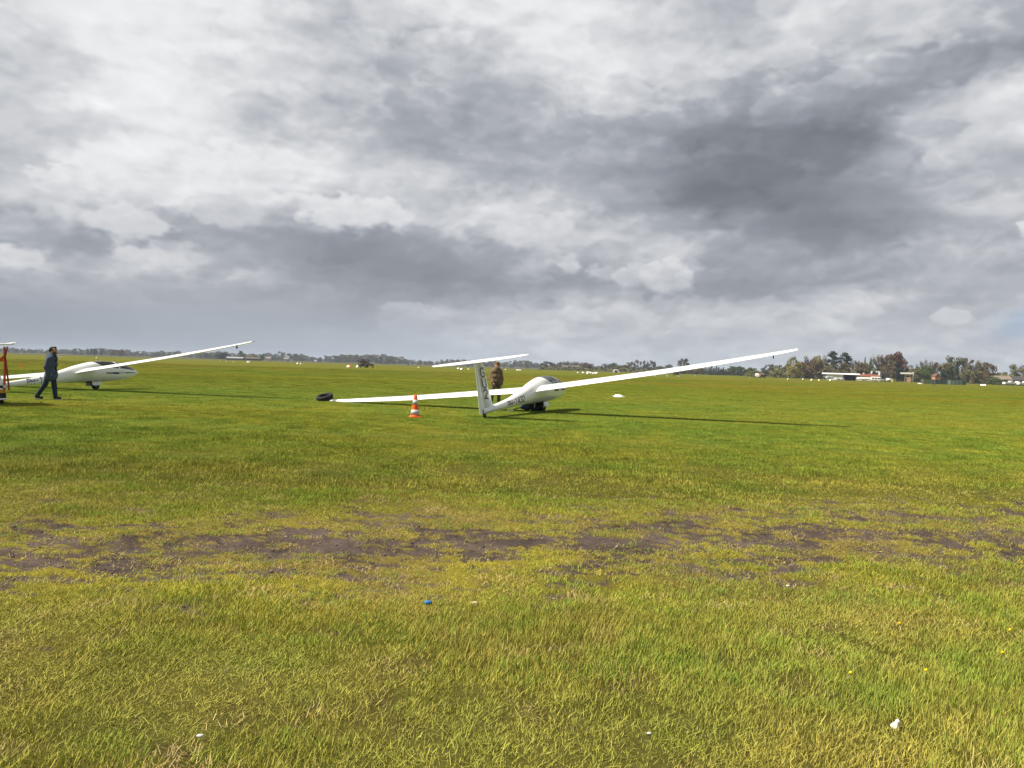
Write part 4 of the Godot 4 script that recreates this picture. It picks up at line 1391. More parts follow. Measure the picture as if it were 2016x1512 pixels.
func make_field_things() -> void:
	var far_left := "white runway markers across the far left of the field"
	var far_right := "white runway markers along the right edge of the field"
	for e in [[-.5874, 300.0, 2.2, .35, "long flat white marker on grass right of the walking person's head"], [-.4917, 310.0, .8, .5, "white marker above the left glider's nose canopy"], [-.4515, 350.0, .9, .45, "white marker just below the left glider's right wing"], [-.3802, 340.0, .8, .4, "leftmost white marker before the distant long barn"], [-.3716, 352.0, .8, .4, "second white marker from the left before the distant barn"], [-.3630, 340.0, .7, .35, "third white marker from the left before the distant barn"], [-.3439, 330.0, 1.2, .7, "taller white marker board between the two distant barns"], [-.3415, 318.0, .9, .8, "white marker nearest the camera between the two distant barns"], [-.2792, 330.0, .9, .6, "left one of two white markers right of the distant barns"], [-.2752, 335.0, .8, .4, "right one of two white markers right of the distant barns"], [-.2132, 232.0, 1.1, .5, "white marker among the orange cones by the hay tedder"], [-.2013, 236.0, .7, .6, "white marker just left of the folded hay tedder"], [-.1221, 330.0, .6, .3, "lone white marker left of the middle glider's tailplane tip"]]:
		make_marker(e[4], e[0], e[1], Vector3(e[2], e[3], e[3] * 1.2), e[0] * 3.0, far_left)
	for e in [[-.0706, 330.0, 1.0, .45, "white marker left of the middle glider's fin"], [-.0663, 285.0, .9, .5, "nearer white marker left of the middle glider's fin"], [-.0574, 310.0, .5, .3, "small white marker nearly touching the middle glider's fin"], [-.0092, 380.0, .6, .4, "white marker just right of the person in the knitted cap"], [.0066, 360.0, 1.3, .45, "left one of two white markers right of the knitted cap"], [.0099, 355.0, .8, .45, "right one of two white markers right of the knitted cap"]]:
		make_marker(e[4], e[0], e[1], Vector3(e[2], e[3], e[3] * 1.2), e[0] * 9.0, "white markers behind the middle glider's tail")
	for e in [[.1848, 230.0, 1.0, .45, "white marker directly below the right wing's inner half"], [.2007, 235.0, .8, .5, "white marker below the middle of the right wing"], [.2155, 238.0, .7, .5, "white marker below the right wing, left of the dark conifers"], [.2376, 300.0, 1.0, .4, "white marker before the row of dark conifers"], [.3089, 300.0, .9, .4, "white marker left of the small distant truck"], [.3584, 262.0, .9, .45, "white marker left of the yellow willow"], [.3779, 290.0, .8, .5, "white marker right of the yellow willow"], [.3894, 252.0, .9, .55, "white marker left of the low white hangar, nearest the camera"], [.3990, 255.0, .6, .5, "small white marker just left of the hangar"], [.4136, 285.0, 1.2, .5, "white marker against the hangar's left end"], [.6119, 262.0, 1.6, .45, "wide white marker before the barn near the right edge"]]:
		make_marker(e[4], e[0], e[1], Vector3(e[2], e[3], e[3] * 1.2), e[0] * 4.0, far_right)
	var heap := "white plastic canisters heaped behind the right wing root"
	for e in [[.0851, 262.0, 1.0, .5, "leftmost flat white canister of the heap"], [.0920, 255.0, 1.1, .6, "white canister lying between the leftmost and the tall one"], [.0983, 236.0, .9, .8, "tallest white canister in the heap"], [.1010, 241.0, 1.3, .7, "broad white canister behind the tallest one"], [.0978, 231.0, .6, .4, "low white canister before the tallest one"], [.1049, 233.0, .7, .55, "white canister right of the tallest one"], [.1089, 236.0, 1.2, .7, "rightmost broad white canister of the heap"]]:
		var t := thing("canister", e[4], "canister", spot(e[0], e[1]), e[0] * 20.0, heap)
		part("drum", lathe_mesh([Vector2(.01, -.5), Vector2(.46, -.5), Vector2(.5, -.44), Vector2(.5, .44), Vector2(.46, .5), Vector2(.12, .5), Vector2(.11, .56), Vector2(.01, .56)].map(func(p): return Vector2(p.x * e[3], p.y * e[2])), 14, Basis(Vector3.BACK, PI / 2), Vector3(0, e[3] * .5, 0)), paint(Color(.78, .78, .77), .5, .4), t)
	# yellow topped post seen over the left canopy
	var y := thing("marker_post", "white marker post with yellow head rising above the left glider's canopy", "post", spot(-.5403, 150.0))
	part("pole", tube_mesh([Vector3.ZERO, Vector3(0, .6, 0)], [.13, .12], 10), paint(Color(.7, .62, .42), .6, .3), y)
	part("head", lathe_mesh([Vector2(.01, .55), Vector2(.17, .58), Vector2(.19, .8), Vector2(.12, 1.02), Vector2(.01, 1.05)], 12), paint(Color(.72, .60, .22), .6, .3), y)
	# folded hay tedder
	var dark := paint(Color(.035, .036, .034), .7, .3)
	var rust := paint(Color(.17, .085, .04), .7, .3)
	var h := thing("hay_tedder", "dark hay tedder with its orange tine wheels folded upright, far on the field", "farm machine", spot(-.1932, 226.0), .2)
	for e in [[-.75, 1.75, 1.05], [.55, 1.65, 1.05], [-.1, 1.15, .95], [.95, .95, .7]]:
		var w := part("tine_wheel", lathe_mesh([Vector2(e[2] * .93, -.05), Vector2(e[2], -.05), Vector2(e[2], .05), Vector2(e[2] * .93, .05), Vector2(e[2] * .93, -.05)], 24, Basis(Vector3.RIGHT, PI / 2), Vector3(e[0], e[1], e[0] * .2)), dark, h)
		for k in 7:
			var a: float = TAU * k / 7.0 + e[0]
			var c := Vector3(e[0], e[1], e[0] * .2)
			part("tine_arm", tube_mesh([c, c + Vector3(cos(a), sin(a), 0) * e[2] * .95], [.09, .11], 5), rust if k % 2 else dark, w)
	part("frame", box_mesh(Vector3(-.1, .7, 0), Vector3(2.9, .5, .7), .05), dark, h)
	part("drawbar", box_mesh(Vector3(1.9, .5, 0), Vector3(2.0, .14, .14), .03), dark, h)
	for x in [-.9, .5, 1.1]:
		part("wheel", tyre_mesh(.4, .3, Vector3(x, .4, .5)), dark, h)
	var tr := thing("tractor", "small red tractor hitched to the folded hay tedder", "tractor", spot(-.1865, 226.0), .1)
	var red := paint(Color(.15, .045, .035), .4, .4)
	part("hood", box_mesh(Vector3(.75, .95, 0), Vector3(1.3, .55, .6), .08), red, tr)
	part("seat", box_mesh(Vector3(-.25, 1.2, 0), Vector3(.5, .5, .6), .06), dark, tr)
	part("mudguard", box_mesh(Vector3(-.45, 1.15, 0), Vector3(.8, .12, 1.5), .04), red, tr)
	part("steering_column", tube_mesh([Vector3(.1, 1.0, 0), Vector3(-.05, 1.55, 0)], [.04, .03], 6), dark, tr)
	part("exhaust", tube_mesh([Vector3(.9, 1.2, .2), Vector3(.9, 1.8, .2)], [.05, .05], 6), dark, tr)
	for s in [-1.0, 1.0]:
		part("rear_wheel", tyre_mesh(.6, .3, Vector3(-.45, .6, s * .7)), dark, tr)
		part("front_wheel", tyre_mesh(.36, .22, Vector3(1.15, .36, s * .6)), dark, tr)
	# two small vehicles in front of the trees
	make_truck("small dark reddish truck with pale cab parked before the trees", spot(.3252, 330.0), 1.4, paint(Color(.05, .03, .025), .6, .3), paint(Color(.30, .22, .18), .5, .4))
	make_truck("small white van parked left of the dark reddish truck", spot(.3182, 335.0), 1.3, paint(Color(.72, .72, .72), .4, .4), paint(Color(.72, .70, .66), .4, .4))
	make_truck("dark green farm trailer truck under the right wing's middle", spot(.2125, 330.0), 1.5, paint(Color(.03, .035, .03), .7, .3), paint(Color(.05, .05, .05), .6, .3))
	var mole := thing("molehill", "small dark molehill in grass before the green fence panels", "molehill", spot(.5480, 205.0))
	part("earth", lathe_mesh([Vector2(.01, .28), Vector2(.15, .24), Vector2(.33, .12), Vector2(.5, -.02)], 10), paint(Color(.05, .04, .03), 1.0, .1), mole)

func make_truck(label: String, at: Vector3, turn: float, bed: Material, cab: Material) -> void:
	var t := thing("truck", label, "truck", at, turn)
	part("cab", box_mesh(Vector3(1.2, 1.15, 0), Vector3(1.2, 1.5, 1.7), .12), cab, t)
	part("windscreen", box_mesh(Vector3(1.79, 1.5, 0), Vector3(.05, .5, 1.4), .02), paint(Color(.03, .035, .04), .1, .6), t)
	part("load_bed", box_mesh(Vector3(-.7, .95, 0), Vector3(2.5, .9, 1.75), .05), bed, t)
	for x in [-1.3, 1.2]:
		for s in [-1.0, 1.0]:
			part("wheel", tyre_mesh(.36, .24, Vector3(x, .36, s * .78)), paint(Color(.018, .018, .018), .8, .3), t)
# ---------------------------------------------------------------- trees
# every crown is built 1 high and about 1 wide, then scaled; leaf clumps are small faces spread through the crown's volume
var crowns := {}
var trunks := {}

func leaf(st: SurfaceTool, rng: RandomNumberGenerator, p: Vector3, out: Vector3, size: float) -> void:
	var n := (out + Vector3(rng.randf_range(-1, 1), rng.randf_range(-.7, 1), rng.randf_range(-1, 1)) * .9).normalized()
	var a := n.cross(Vector3(rng.randf_range(-1, 1), rng.randf_range(-1, 1), rng.randf_range(-1, 1))).normalized() * size
	var b := n.cross(a) * rng.randf_range(.6, 1.0)
	var bulge := n * size * .35
	tri(st, p - a, p + b * .8 + bulge, p + a * .9)
	tri(st, p - a, p + a * .9, p - b * .9 + bulge * .5)

func branch(st: SurfaceTool, a: Vector3, b: Vector3, r0: float, r1: float) -> void:
	tube(st, [a, b], [r0, r1], 4, false)

func make_crown(kind: String, v: int) -> Array:   # [crown, trunk]
	var key := "%s%d" % [kind, v]
	if crowns.has(key):
		return [crowns[key], trunks[key]]
	var rng := RandomNumberGenerator.new()
	rng.seed = hash(key)
	var st := shape()
	st.set_smooth_group(-1)
	var tk := shape()
	var top := .5
	match kind:
		"leafy", "thin", "shrub", "tall":
			var low: float = {"leafy": .06, "thin": .10, "shrub": -.06, "tall": .05}[kind]
			var lumps: int = {"leafy": 26, "thin": 24, "shrub": 20, "tall": 22}[kind]
			var per: int = {"leafy": 52, "thin": 36, "shrub": 44, "tall": 40}[kind]
			tube(tk, [Vector3(0, -.02, 0), Vector3(.01, .2, 0), Vector3(0, low + .35, .01)], [.032, .024, .012], 7)
			for k in lumps:
				var t: float = (k + rng.randf()) / lumps
				var y: float = lerpf(low + .06, .93, t)
				var e: float = (y - low) / (1.0 - low)
				var wide: float = sqrt(maxf(.02, 1.0 - pow(absf(e * 2.0 - .9) / 1.12, 2.2))) * .42
				var a := rng.randf() * TAU
				var rr: float = wide * sqrt(rng.randf_range(.1, 1.0))
				var c := Vector3(cos(a) * rr, y, sin(a) * rr)
				var r: float = rng.randf_range(.10, .175) * (.8 if kind == "thin" else 1.0)
				if kind == "tall":
					r *= .9
				branch(tk, Vector3(0, maxf(.12, y * .55), 0), c, .010, .004)
				for i in per:
					var dir := Vector3(rng.randfn(), rng.randfn() * .8 + .12, rng.randfn()).normalized()
					leaf(st, rng, c + dir * r * pow(rng.randf(), .35), dir, rng.randf_range(.028, .052) * (1.25 if kind == "shrub" else (.85 if kind == "thin" else 1.0)))
		"bare":
			tube(tk, [Vector3(0, -.02, 0), Vector3(.01, .18, 0), Vector3(0, .42, .0)], [.03, .022, .014], 7)
			for k in 20:
				var a: float = TAU * k * .382
				var up: float = rng.randf_range(.5, 1.0)
				var tip := Vector3(cos(a) * .44 * sqrt(1.0 - up * up * .82), lerpf(.36, .93, up), sin(a) * .44 * sqrt(1.0 - up * up * .82)) * rng.randf_range(.88, 1.05)
				var from := Vector3(0, rng.randf_range(.14, .4), 0)
				branch(tk, from, from.lerp(tip, .5) + Vector3.UP * .03, .012, .008)
				branch(tk, from.lerp(tip, .5) + Vector3.UP * .03, tip, .008, .003)
				for i in 44:
					var t: float = rng.randf_range(.3, 1.0)
					var p := from.lerp(tip, t) + Vector3.UP * .03 * sin(PI * t)
					var dir := ((tip - from).normalized() * .9 + Vector3(rng.randfn(), rng.randfn() * .7 + .35, rng.randfn()) * .75).normalized()
					var q: Vector3 = p + dir * rng.randf_range(.06, .15)
					var side := dir.cross(Vector3(rng.randfn(), rng.randfn(), rng.randfn())).normalized() * rng.randf_range(.004, .0085)
					tri(st, p - side, q, p + side)
					var q2: Vector3 = p.lerp(q, .45) + Vector3(rng.randfn(), rng.randfn() + .4, rng.randfn()).normalized() * .06
					tri(st, p.lerp(q, .4) - side * .8, q2, p.lerp(q, .4) + side * .8)
					if rng.randf() < .6:
						leaf(st, rng, q, dir, .014)
		"spruce":
			tube(tk, [Vector3(0, -.02, 0), Vector3(0, .98, 0)], [.025, .004], 6)
			for k in 26:
				var y: float = lerpf(.06, .97, k / 25.0)
				var reach: float = .34 * pow(1.0 - y, .8) + .012
				for i in 26:
					var a := rng.randf() * TAU
					var r: float = reach * rng.randf_range(.35, 1.1)
					leaf(st, rng, Vector3(cos(a) * r, y - r * .25 + rng.randf_range(-.02, .02), sin(a) * r), Vector3(cos(a), .2, sin(a)), rng.randf_range(.022, .04))
		"pine":
			tube(tk, [Vector3(0, -.02, 0), Vector3(.015, .4, 0), Vector3(0, .9, .01)], [.03, .022, .008], 7)
			for k in 34:
				var y: float = lerpf(.1, .95, k / 33.0)
				var a := rng.randf() * TAU
				var reach: float = (.40 * pow(1.02 - y, .45) if y > .2 else .34) * rng.randf_range(.45, 1.0)
				var c := Vector3(cos(a) * reach, y + rng.randf_range(-.02, .03), sin(a) * reach)
				branch(tk, Vector3(0, y - .05, 0), c, .010, .004)
				for i in 42:
					var dir := Vector3(rng.randfn(), rng.randfn() * .38, rng.randfn()).normalized()
					leaf(st, rng, c + dir * rng.randf_range(.02, .15) * Vector3(1, .62, 1), dir + Vector3.UP * .4, rng.randf_range(.026, .046))
	crowns[key] = commit(st, false)
	trunks[key] = commit(tk)
	return [crowns[key], trunks[key]]

const ORDINALS := ["first", "second", "third", "fourth", "fifth", "sixth", "seventh", "eighth", "ninth", "tenth", "eleventh", "twelfth", "thirteenth", "fourteenth", "fifteenth", "sixteenth", "seventeenth", "eighteenth", "nineteenth", "twentieth", "twenty first", "twenty second", "twenty third", "twenty fourth", "twenty fifth", "twenty sixth", "twenty seventh", "twenty eighth", "twenty ninth", "thirtieth", "thirty first", "thirty second", "thirty third", "thirty fourth", "thirty fifth"]

const LEAF := {
	"olive": Color(.135, .128, .050), "light": Color(.20, .205, .060), "yellow": Color(.235, .205, .055), "green": Color(.075, .110, .036), "dark": Color(.026, .038, .026), "brown": Color(.125, .100, .056),
	"rust": Color(.195, .115, .055), "copper": Color(.120, .058, .046), "grey": Color(.110, .104, .086), "pale": Color(.150, .132, .098), "moss": Color(.105, .105, .055),
}

func leaves(color: String) -> StandardMaterial3D:
	var m := paint(LEAF[color], .9, .12)
	m.backlight_enabled = true
	var c: Color = LEAF[color]
	m.backlight = Color(c.r * .5, c.g * .5, c.b * .4)
	return m

var tree_count := 0

func plant(called: String, kind: String, color: String, label: String, category: String, bearing: float, d: float, high: float, wide: float, group := "") -> Node3D:
	tree_count += 1
	var c := make_crown(kind, tree_count % 4)
	var t := thing(called, label, category, spot(bearing, d), tree_count * 2.4, group)
	t.scale = Vector3(wide, high, wide)
	part("trunk", c[1], paint(Color(.062, .052, .042), .95, .1), t)
	part("crown", c[0], leaves(color), t)
	return t

func make_trees() -> void:
	var right := [
		# bearing, distance, height, width, kind, colour, label
		[.3637, 432, 12.0, 9.5, "thin", "light", "tall pale green tree at the left end of the right hand wood"],
		[.3520, 424, 7.0, 7.5, "leafy", "moss", "low olive tree at the left foot of the right hand wood"],
		[.3435, 430, 5.5, 8.0, "shrub", "light", "light green bush before the twin grey bare trees"],
		[.3690, 395, 8.4, 8.5, "leafy", "yellow", "yellow green willow in front of the right hand wood"],
		[.3858, 436, 13.2, 10.5, "bare", "copper", "reddish bare tree behind the yellow willow"],
		[.3825, 398, 8.2, 7.5, "leafy", "rust", "rust brown tree right of the yellow willow"],
		[.3945, 440, 13.6, 8.0, "thin", "yellow", "yellowish budding tree between reddish tree and round bare tree"],
		[.4010, 445, 14.2, 9.5, "bare", "pale", "round pale bare tree left of the two dark pines"],
		[.4000, 392, 9.6, 9.0, "leafy", "brown", "rounded brown olive tree left of the hangar"],
		[.4080, 402, 8.0, 7.0, "leafy", "olive", "olive tree touching the hangar's left end"],
		[.4145, 425, 15.4, 9.2, "pine", "dark", "left one of two tall dark pines above the hangar"],
		[.4305, 428, 15.2, 9.0, "pine", "dark", "right one of two tall dark pines above the hangar"],
		[.4270, 385, 8.6, 9.0, "leafy", "brown", "brown round tree behind the hangar roof"],
		[.4455, 432, 11.8, 8.0, "bare", "grey", "grey bare tree right of the two dark pines"],
		[.4535, 396, 9.6, 8.2, "leafy", "brown", "brown tree behind the hangar's open end"],
		[.4575, 420, 12.8, 3.0, "spruce", "dark", "thin dark spruce left of the red roof"],
		[.4650, 415, 11.8, 6.0, "spruce", "green", "dark green conifer behind the white cube house"],
		[.4620, 410, 9.0, 5.5, "leafy", "green", "dense green tree left of the white cube house"],
		[.4790, 408, 15.0, 11.5, "bare", "pale", "huge pale brown tree above the white cube house"],
		[.4860, 402, 14.5, 10.0, "thin", "brown", "brown budding half of the huge crown beside the copper beech"],
		[.4960, 404, 15.0, 12.5, "leafy", "copper", "large dark red copper beech right of the white cube house"],
		[.5010, 410, 14.0, 9.5, "bare", "copper", "reddish bare crown at the copper beech's right side"],
		[.4890, 372, 8.4, 8.0, "thin", "brown", "thin brown tree before the copper beech"],
		[.5025, 360, 6.8, 4.5, "leafy", "dark", "dark evergreen shrub left of the tan brick house"],
		[.4710, 345, 4.4, 4.0, "leafy", "dark", "dark arched evergreen before the white cube house"],
		[.5150, 400, 8.5, 9.0, "thin", "brown", "brown tree right of the tan brick house"],
		[.5230, 372, 6.6, 6.5, "leafy", "olive", "olive shrub tree right of the house chimney"],
		[.5320, 385, 8.0, 8.0, "leafy", "green", "bright green tree left of the fence panels"],
		[.5400, 392, 7.4, 7.0, "leafy", "green", "green tree behind the leftmost fence panel"],
		[.5370, 425, 12.4, 10.5, "bare", "grey", "spreading grey bare tree above the bright green tree"],
		[.5480, 415, 11.6, 9.5, "bare", "brown", "brown bare tree above the pink gable"],
		[.5560, 405, 11.0, 9.5, "thin", "brown", "brown budding tree right of the pink gable"],
		[.5640, 398, 10.6, 9.0, "thin", "olive", "olive brown tree behind the middle fence panels"],
		[.5625, 372, 6.4, 5.0, "leafy", "dark", "dark round evergreen behind the middle fence panels"],
		[.5700, 366, 7.8, 5.2, "spruce", "dark", "dark conifer left of the tallest dark conifer"],
		[.5775, 365, 9.8, 4.6, "spruce", "dark", "tallest dark conifer behind the fence panels"],
		[.5745, 412, 14.4, 11.5, "thin", "moss", "tall moss green tree highest above the fence panels"],
		[.5850, 410, 13.6, 8.5, "leafy", "moss", "dark moss tree right of the highest tree above the fence"],
		[.5930, 405, 11.2, 9.0, "bare", "pale", "pale bare tree right of the fence's dark conifers"],
		[.6010, 400, 12.8, 8.6, "thin", "pale", "pale greyish tree above the fence's right end"],
		[.6090, 398, 12.0, 8.0, "bare", "grey", "grey bare tree left of the barn near the edge"],
		[.6150, 396, 11.2, 8.5, "leafy", "brown", "dull brown tree above the barn's brown roof end"],
		[.5990, 372, 6.8, 9.5, "leafy", "olive", "wide brown olive thicket right of the fence panels"],
		[.6110, 362, 6.0, 9.0, "leafy", "brown", "wide brown thicket left of the barn"],
		[.6250, 345, 3.4, 8.0, "shrub", "green", "low green hedge bush before the barn"],
		[.6350, 340, 2.6, 6.0, "shrub", "green", "lowest green bush before the barn's dark roof"],
		[.6560, 390, 10.5, 10.5, "thin", "olive", "olive tree at the right edge above the barn"],
		[.6720, 395, 12.0, 11.0, "bare", "grey", "grey tree partly cut by the right edge"],
		[.6900, 390, 10.0, 10.0, "leafy", "moss", "moss tree beyond the right edge"],
		# the middle, behind the right wing
		[.0440, 640, 13.2, 12.0, "leafy", "grey", "dark grey brown tree at the left end of the middle grove"],
		[.0535, 650, 12.0, 9.0, "bare", "grey", "grey bare tree beside the left end of the middle grove"],
		[.0640, 640, 13.8, 10.5, "thin", "brown", "brown budding tree above the distant shed"],
		[.0690, 655, 16.0, 8.5, "bare", "pale", "tall thin bare tree above the distant shed"],
		[.0720, 630, 12.0, 5.0, "spruce", "dark", "lone dark conifer among bare trees of the middle grove"],
		[.0790, 660, 16.4, 11.0, "bare", "pale", "pale bare tree right of the lone conifer"],
		[.0860, 655, 14.5, 8.0, "bare", "grey", "sparse bare tree right of the pale bare tree"],
		[.0945, 640, 13.0, 10.5, "leafy", "brown", "round brown tree standing at the middle grove's right"],
		[.1010, 650, 12.8, 8.0, "bare", "grey", "grey tree leaning on the round brown tree"],
		[.1225, 640, 11.5, 9.5, "bare", "grey", "grey bare tree left of the dark green round tree"],
		[.1160, 600, 7.8, 5.0, "spruce", "dark", "small dark conifer right of the canisters"],
		[.1320, 610, 11.0, 8.0, "leafy", "green", "dark green round tree above the grey tent"],
		[.1385, 590, 8.0, 9.0, "leafy", "olive", "olive bushy tree right of the dark green round tree"],
		[.1455, 600, 9.0, 8.0, "leafy", "olive", "second olive tree before the brown tall tree"],
		[.1515, 610, 13.2, 8.0, "tall", "brown", "brown tree left of the tall oval tree"],
		[.1625, 620, 15.8, 6.4, "tall", "grey", "tall oval tree left of the pair above the wing"],
		[.1730, 622, 15.4, 5.5, "tall", "grey", "left tree of the tall oval pair above the wing"],
		[.1805, 622, 15.6, 8.2, "tall", "grey", "right broad tree of the tall oval pair above the wing"],
		[.1935, 620, 9.0, 8.0, "leafy", "grey", "low grey tree peeping over the right wing"],
		[.2045, 620, 10.5, 7.0, "leafy", "grey", "second low grey tree peeping over the right wing"],
		[.2225, 600, 17.5, 9.2, "leafy", "grey", "rounded grey brown tree rising over the right wing's middle"],
		[.2180, 560, 5.5, 8.0, "shrub", "moss", "mossy thicket just under the right wing"],
		[.2290, 560, 7.0, 7.5, "leafy", "brown", "brown thicket under the right wing beyond the rounded tree"],
		[.2390, 550, 8.0, 9.0, "leafy", "brown", "pinkish brown thicket left of the dark conifers"],
		[.2480, 560, 8.6, 6.5, "leafy", "moss", "moss coloured tree touching the dark conifer row"],
		[.2820, 540, 7.8, 6.5, "leafy", "moss", "brown moss tree right of the dark conifer row"],
		[.2885, 520, 10.4, 8.5, "leafy", "green", "left green tree of the low green wood"],
		[.2960, 525, 10.6, 8.0, "leafy", "green", "second green tree of the low green wood"],
		[.3045, 520, 9.6, 9.0, "leafy", "green", "third green tree of the low green wood"],
		[.3120, 518, 9.0, 8.0, "leafy", "green", "fourth green tree of the low green wood"],
		[.3120, 440, 5.6, 8.0, "shrub", "light", "light green bush below the low green wood"],
		[.3185, 445, 4.8, 6.0, "shrub", "olive", "olive bush left of the small dark truck"],
		[.3290, 520, 9.4, 8.0, "leafy", "grey", "grey tree behind the small dark truck"],
		[.3320, 560, 14.4, 7.0, "tall", "grey", "left one of twin round grey bare trees"],
		[.3400, 560, 14.8, 7.4, "tall", "grey", "right one of twin round grey bare trees"],
		[.3465, 500, 8.8, 7.5, "leafy", "brown", "brown tree right of the twin round grey trees"],
	]
	for e in right:
		var called: String = {"leafy": "round_tree", "thin": "budding_tree", "bare": "bare_tree", "spruce": "conifer", "pine": "pine_tree", "shrub": "shrub", "tall": "oval_tree"}[e[4]]
		plant(called, e[4], e[5], e[6], "shrub" if e[4] == "shrub" else "tree", e[0], e[1], e[2] * (1.0 if e[1] < 480.0 and e[0] > .335 else (.52 if e[0] < .11 else (.64 if e[0] < .2 else (.69 if e[0] < .235 else .62)))), e[3] * (1.22 if e[4] != "spruce" else 1.3), "trees round the airfield's edge")
	var rng := RandomNumberGenerator.new()
	rng.seed = 77
	for k in 8:
		plant("conifer", "spruce", "dark", "%s dark conifer from the left in the dense row below the right wing" % ORDINALS[k], "tree", .2555 + k * .0031, 540.0 + 8.0 * (k % 3), 4.3 + [1.4, 2.8, 1.2, 2.2, 1.6, .8, 1.4, 0.2][k], 6.0, "dark conifers in one dense row")
	# the long tree line on the far left: height over bearing, read as one hazy row of like trees
	var profile := [[-.74, 7.5], [-.66, 7.5], [-.60, 6.5], [-.572, 8.5], [-.545, 9.0], [-.52, 12.0], [-.495, 8.0], [-.47, 8.5], [-.44, 10.5], [-.42, 8.5], [-.40, 9.5], [-.375, 11.5], [-.355, 9.0], [-.33, 9.5], [-.30, 13.0], [-.28, 11.0], [-.26, 7.0], [-.235, 11.0], [-.215, 14.0], [-.19, 13.0], [-.165, 15.5], [-.15, 12.0], [-.135, 8.0], [-.11, 7.0], [-.08, 10.0], [-.05, 11.0], [-.03, 10.0], [-.01, 9.0], [.01, 12.0], [.03, 8.5], [.045, 6.0], [.12, 6.5], [.21, 8.0]]
	var parts_of_line := [[-.60, "behind the golf buggy at the left edge"], [-.535, "between walking person and left glider's canopy"], [-.44, "above the left glider's nose"], [-.335, "under the left glider's raised wing"], [-.21, "between that wing's tip and the hay tedder"], [-.105, "right of the hay tedder"], [-.03, "behind the middle glider's tailplane"], [.045, "behind the person in the knitted cap"], [1.0, "behind the middle grove"]]
	var part_of_line := 0
	var place := 0
	var b := -.74
	while b < .2:
		if b > parts_of_line[part_of_line][0]:
			part_of_line += 1
			place = 0
		var h := 8.0
		for k in profile.size() - 1:
			if b >= profile[k][0] and b < profile[k + 1][0]:
				h = lerpf(profile[k][1], profile[k + 1][1], (b - profile[k][0]) / (profile[k + 1][0] - profile[k][0]))
		var d := rng.randf_range(1150, 1350)
		h = h * d / 1250.0 * rng.randf_range(.78, 1.08) + 1.0
		var kind: String = ["leafy", "shrub", "thin", "leafy", "leafy", "shrub"][rng.randi() % 6]
		var color: String = ["grey", "brown", "moss", "grey", "moss", "olive"][rng.randi() % 6]
		plant("far_tree", kind, color, "%s hazy %s tree from the left %s" % [ORDINALS[place], {"grey": "grey", "brown": "brown", "moss": "mossy", "olive": "olive"}[color], parts_of_line[part_of_line][1]], "tree", b, d, h, h * rng.randf_range(1.1, 2.2), "hazy trees of the far tree line")
		place += 1
		b += rng.randf_range(.0045, .0095)
	for e in [[-.5525, 900.0, 8.0, 3.6, "tall", "green", "slim dark poplar of a close group over the left glider"], [-.5480, 905.0, 8.6, 3.4, "tall", "moss", "second slim poplar of the close group over the left glider"], [-.5430, 880.0, 8.4, 6.0, "leafy", "green", "dark green tree right of the slim poplars"], [-.5345, 890.0, 10.2, 8.5, "bare", "pale", "tall pale bare tree above the left glider's canopy"], [-.5100, 850.0, 7.2, 9.0, "leafy", "rust", "rusty round tree right of the tall pale bare tree"], [-.5190, 870.0, 7.6, 8.0, "thin", "brown", "brown tree left of the rusty round tree"], [-.3755, 800.0, 6.8, 14.0, "leafy", "dark", "broad dark evergreen left of the distant long barn"], [-.3520, 810.0, 9.8, 9.0, "leafy", "green", "fresh green round tree right above the distant long barn"], [-.3400, 820.0, 7.2, 13.0, "thin", "yellow", "yellowish trees above the distant brown barn"], [-.3260, 815.0, 7.0, 7.0, "leafy", "green", "green tree right of the distant brown barn"], [-.3850, 815.0, 7.0, 8.0, "thin", "moss", "mossy tree left of the broad dark evergreen"]]:
		plant("distant_tree", e[4], e[5], e[6], "tree", e[0], e[1], e[2], e[3], "single trees before the far tree line")
	# unbroken far woods behind and the undergrowth at the foot of the right hand wood
	thicket("far_woodland", "hazy low woodland closing the horizon behind the tree line", -.80, .42, 1400.0, 1480.0, 7.0, 3.2, 4200, "grey", 5)
	thicket("undergrowth", "dark undergrowth at the foot of the right hand wood", .335, .76, 398.0, 450.0, 7.0, 1.6, 5200, "moss", 6)
	thicket("hedge", "dark low hedge at the foot of the middle grove", .035, .355, 570.0, 650.0, 3.4, 1.5, 4200, "moss", 7)

func thicket(called: String, label: String, b0: float, b1: float, d0: float, d1: float, high: float, leaf_size: float, count: int, color: String, seed_: int) -> void:
	var rng := RandomNumberGenerator.new()
	rng.seed = seed_
	var st := shape()
	st.set_smooth_group(-1)
	for k in count:
		var b := rng.randf_range(b0, b1)
		var d := rng.randf_range(d0, d1)
		var h: float = high * (.7 + .5 * mid.get_noise_2d(b * 160.0, 3.0))
		leaf(st, rng, Vector3(b * d, h * pow(rng.randf(), 1.1), -d), Vector3(0, .5, 1), leaf_size * rng.randf_range(.5, 1.0))
	var o := part(called, commit(st, false), leaves(color), self)
	o.set_meta("kind", "stuff")
	o.set_meta("label", label)

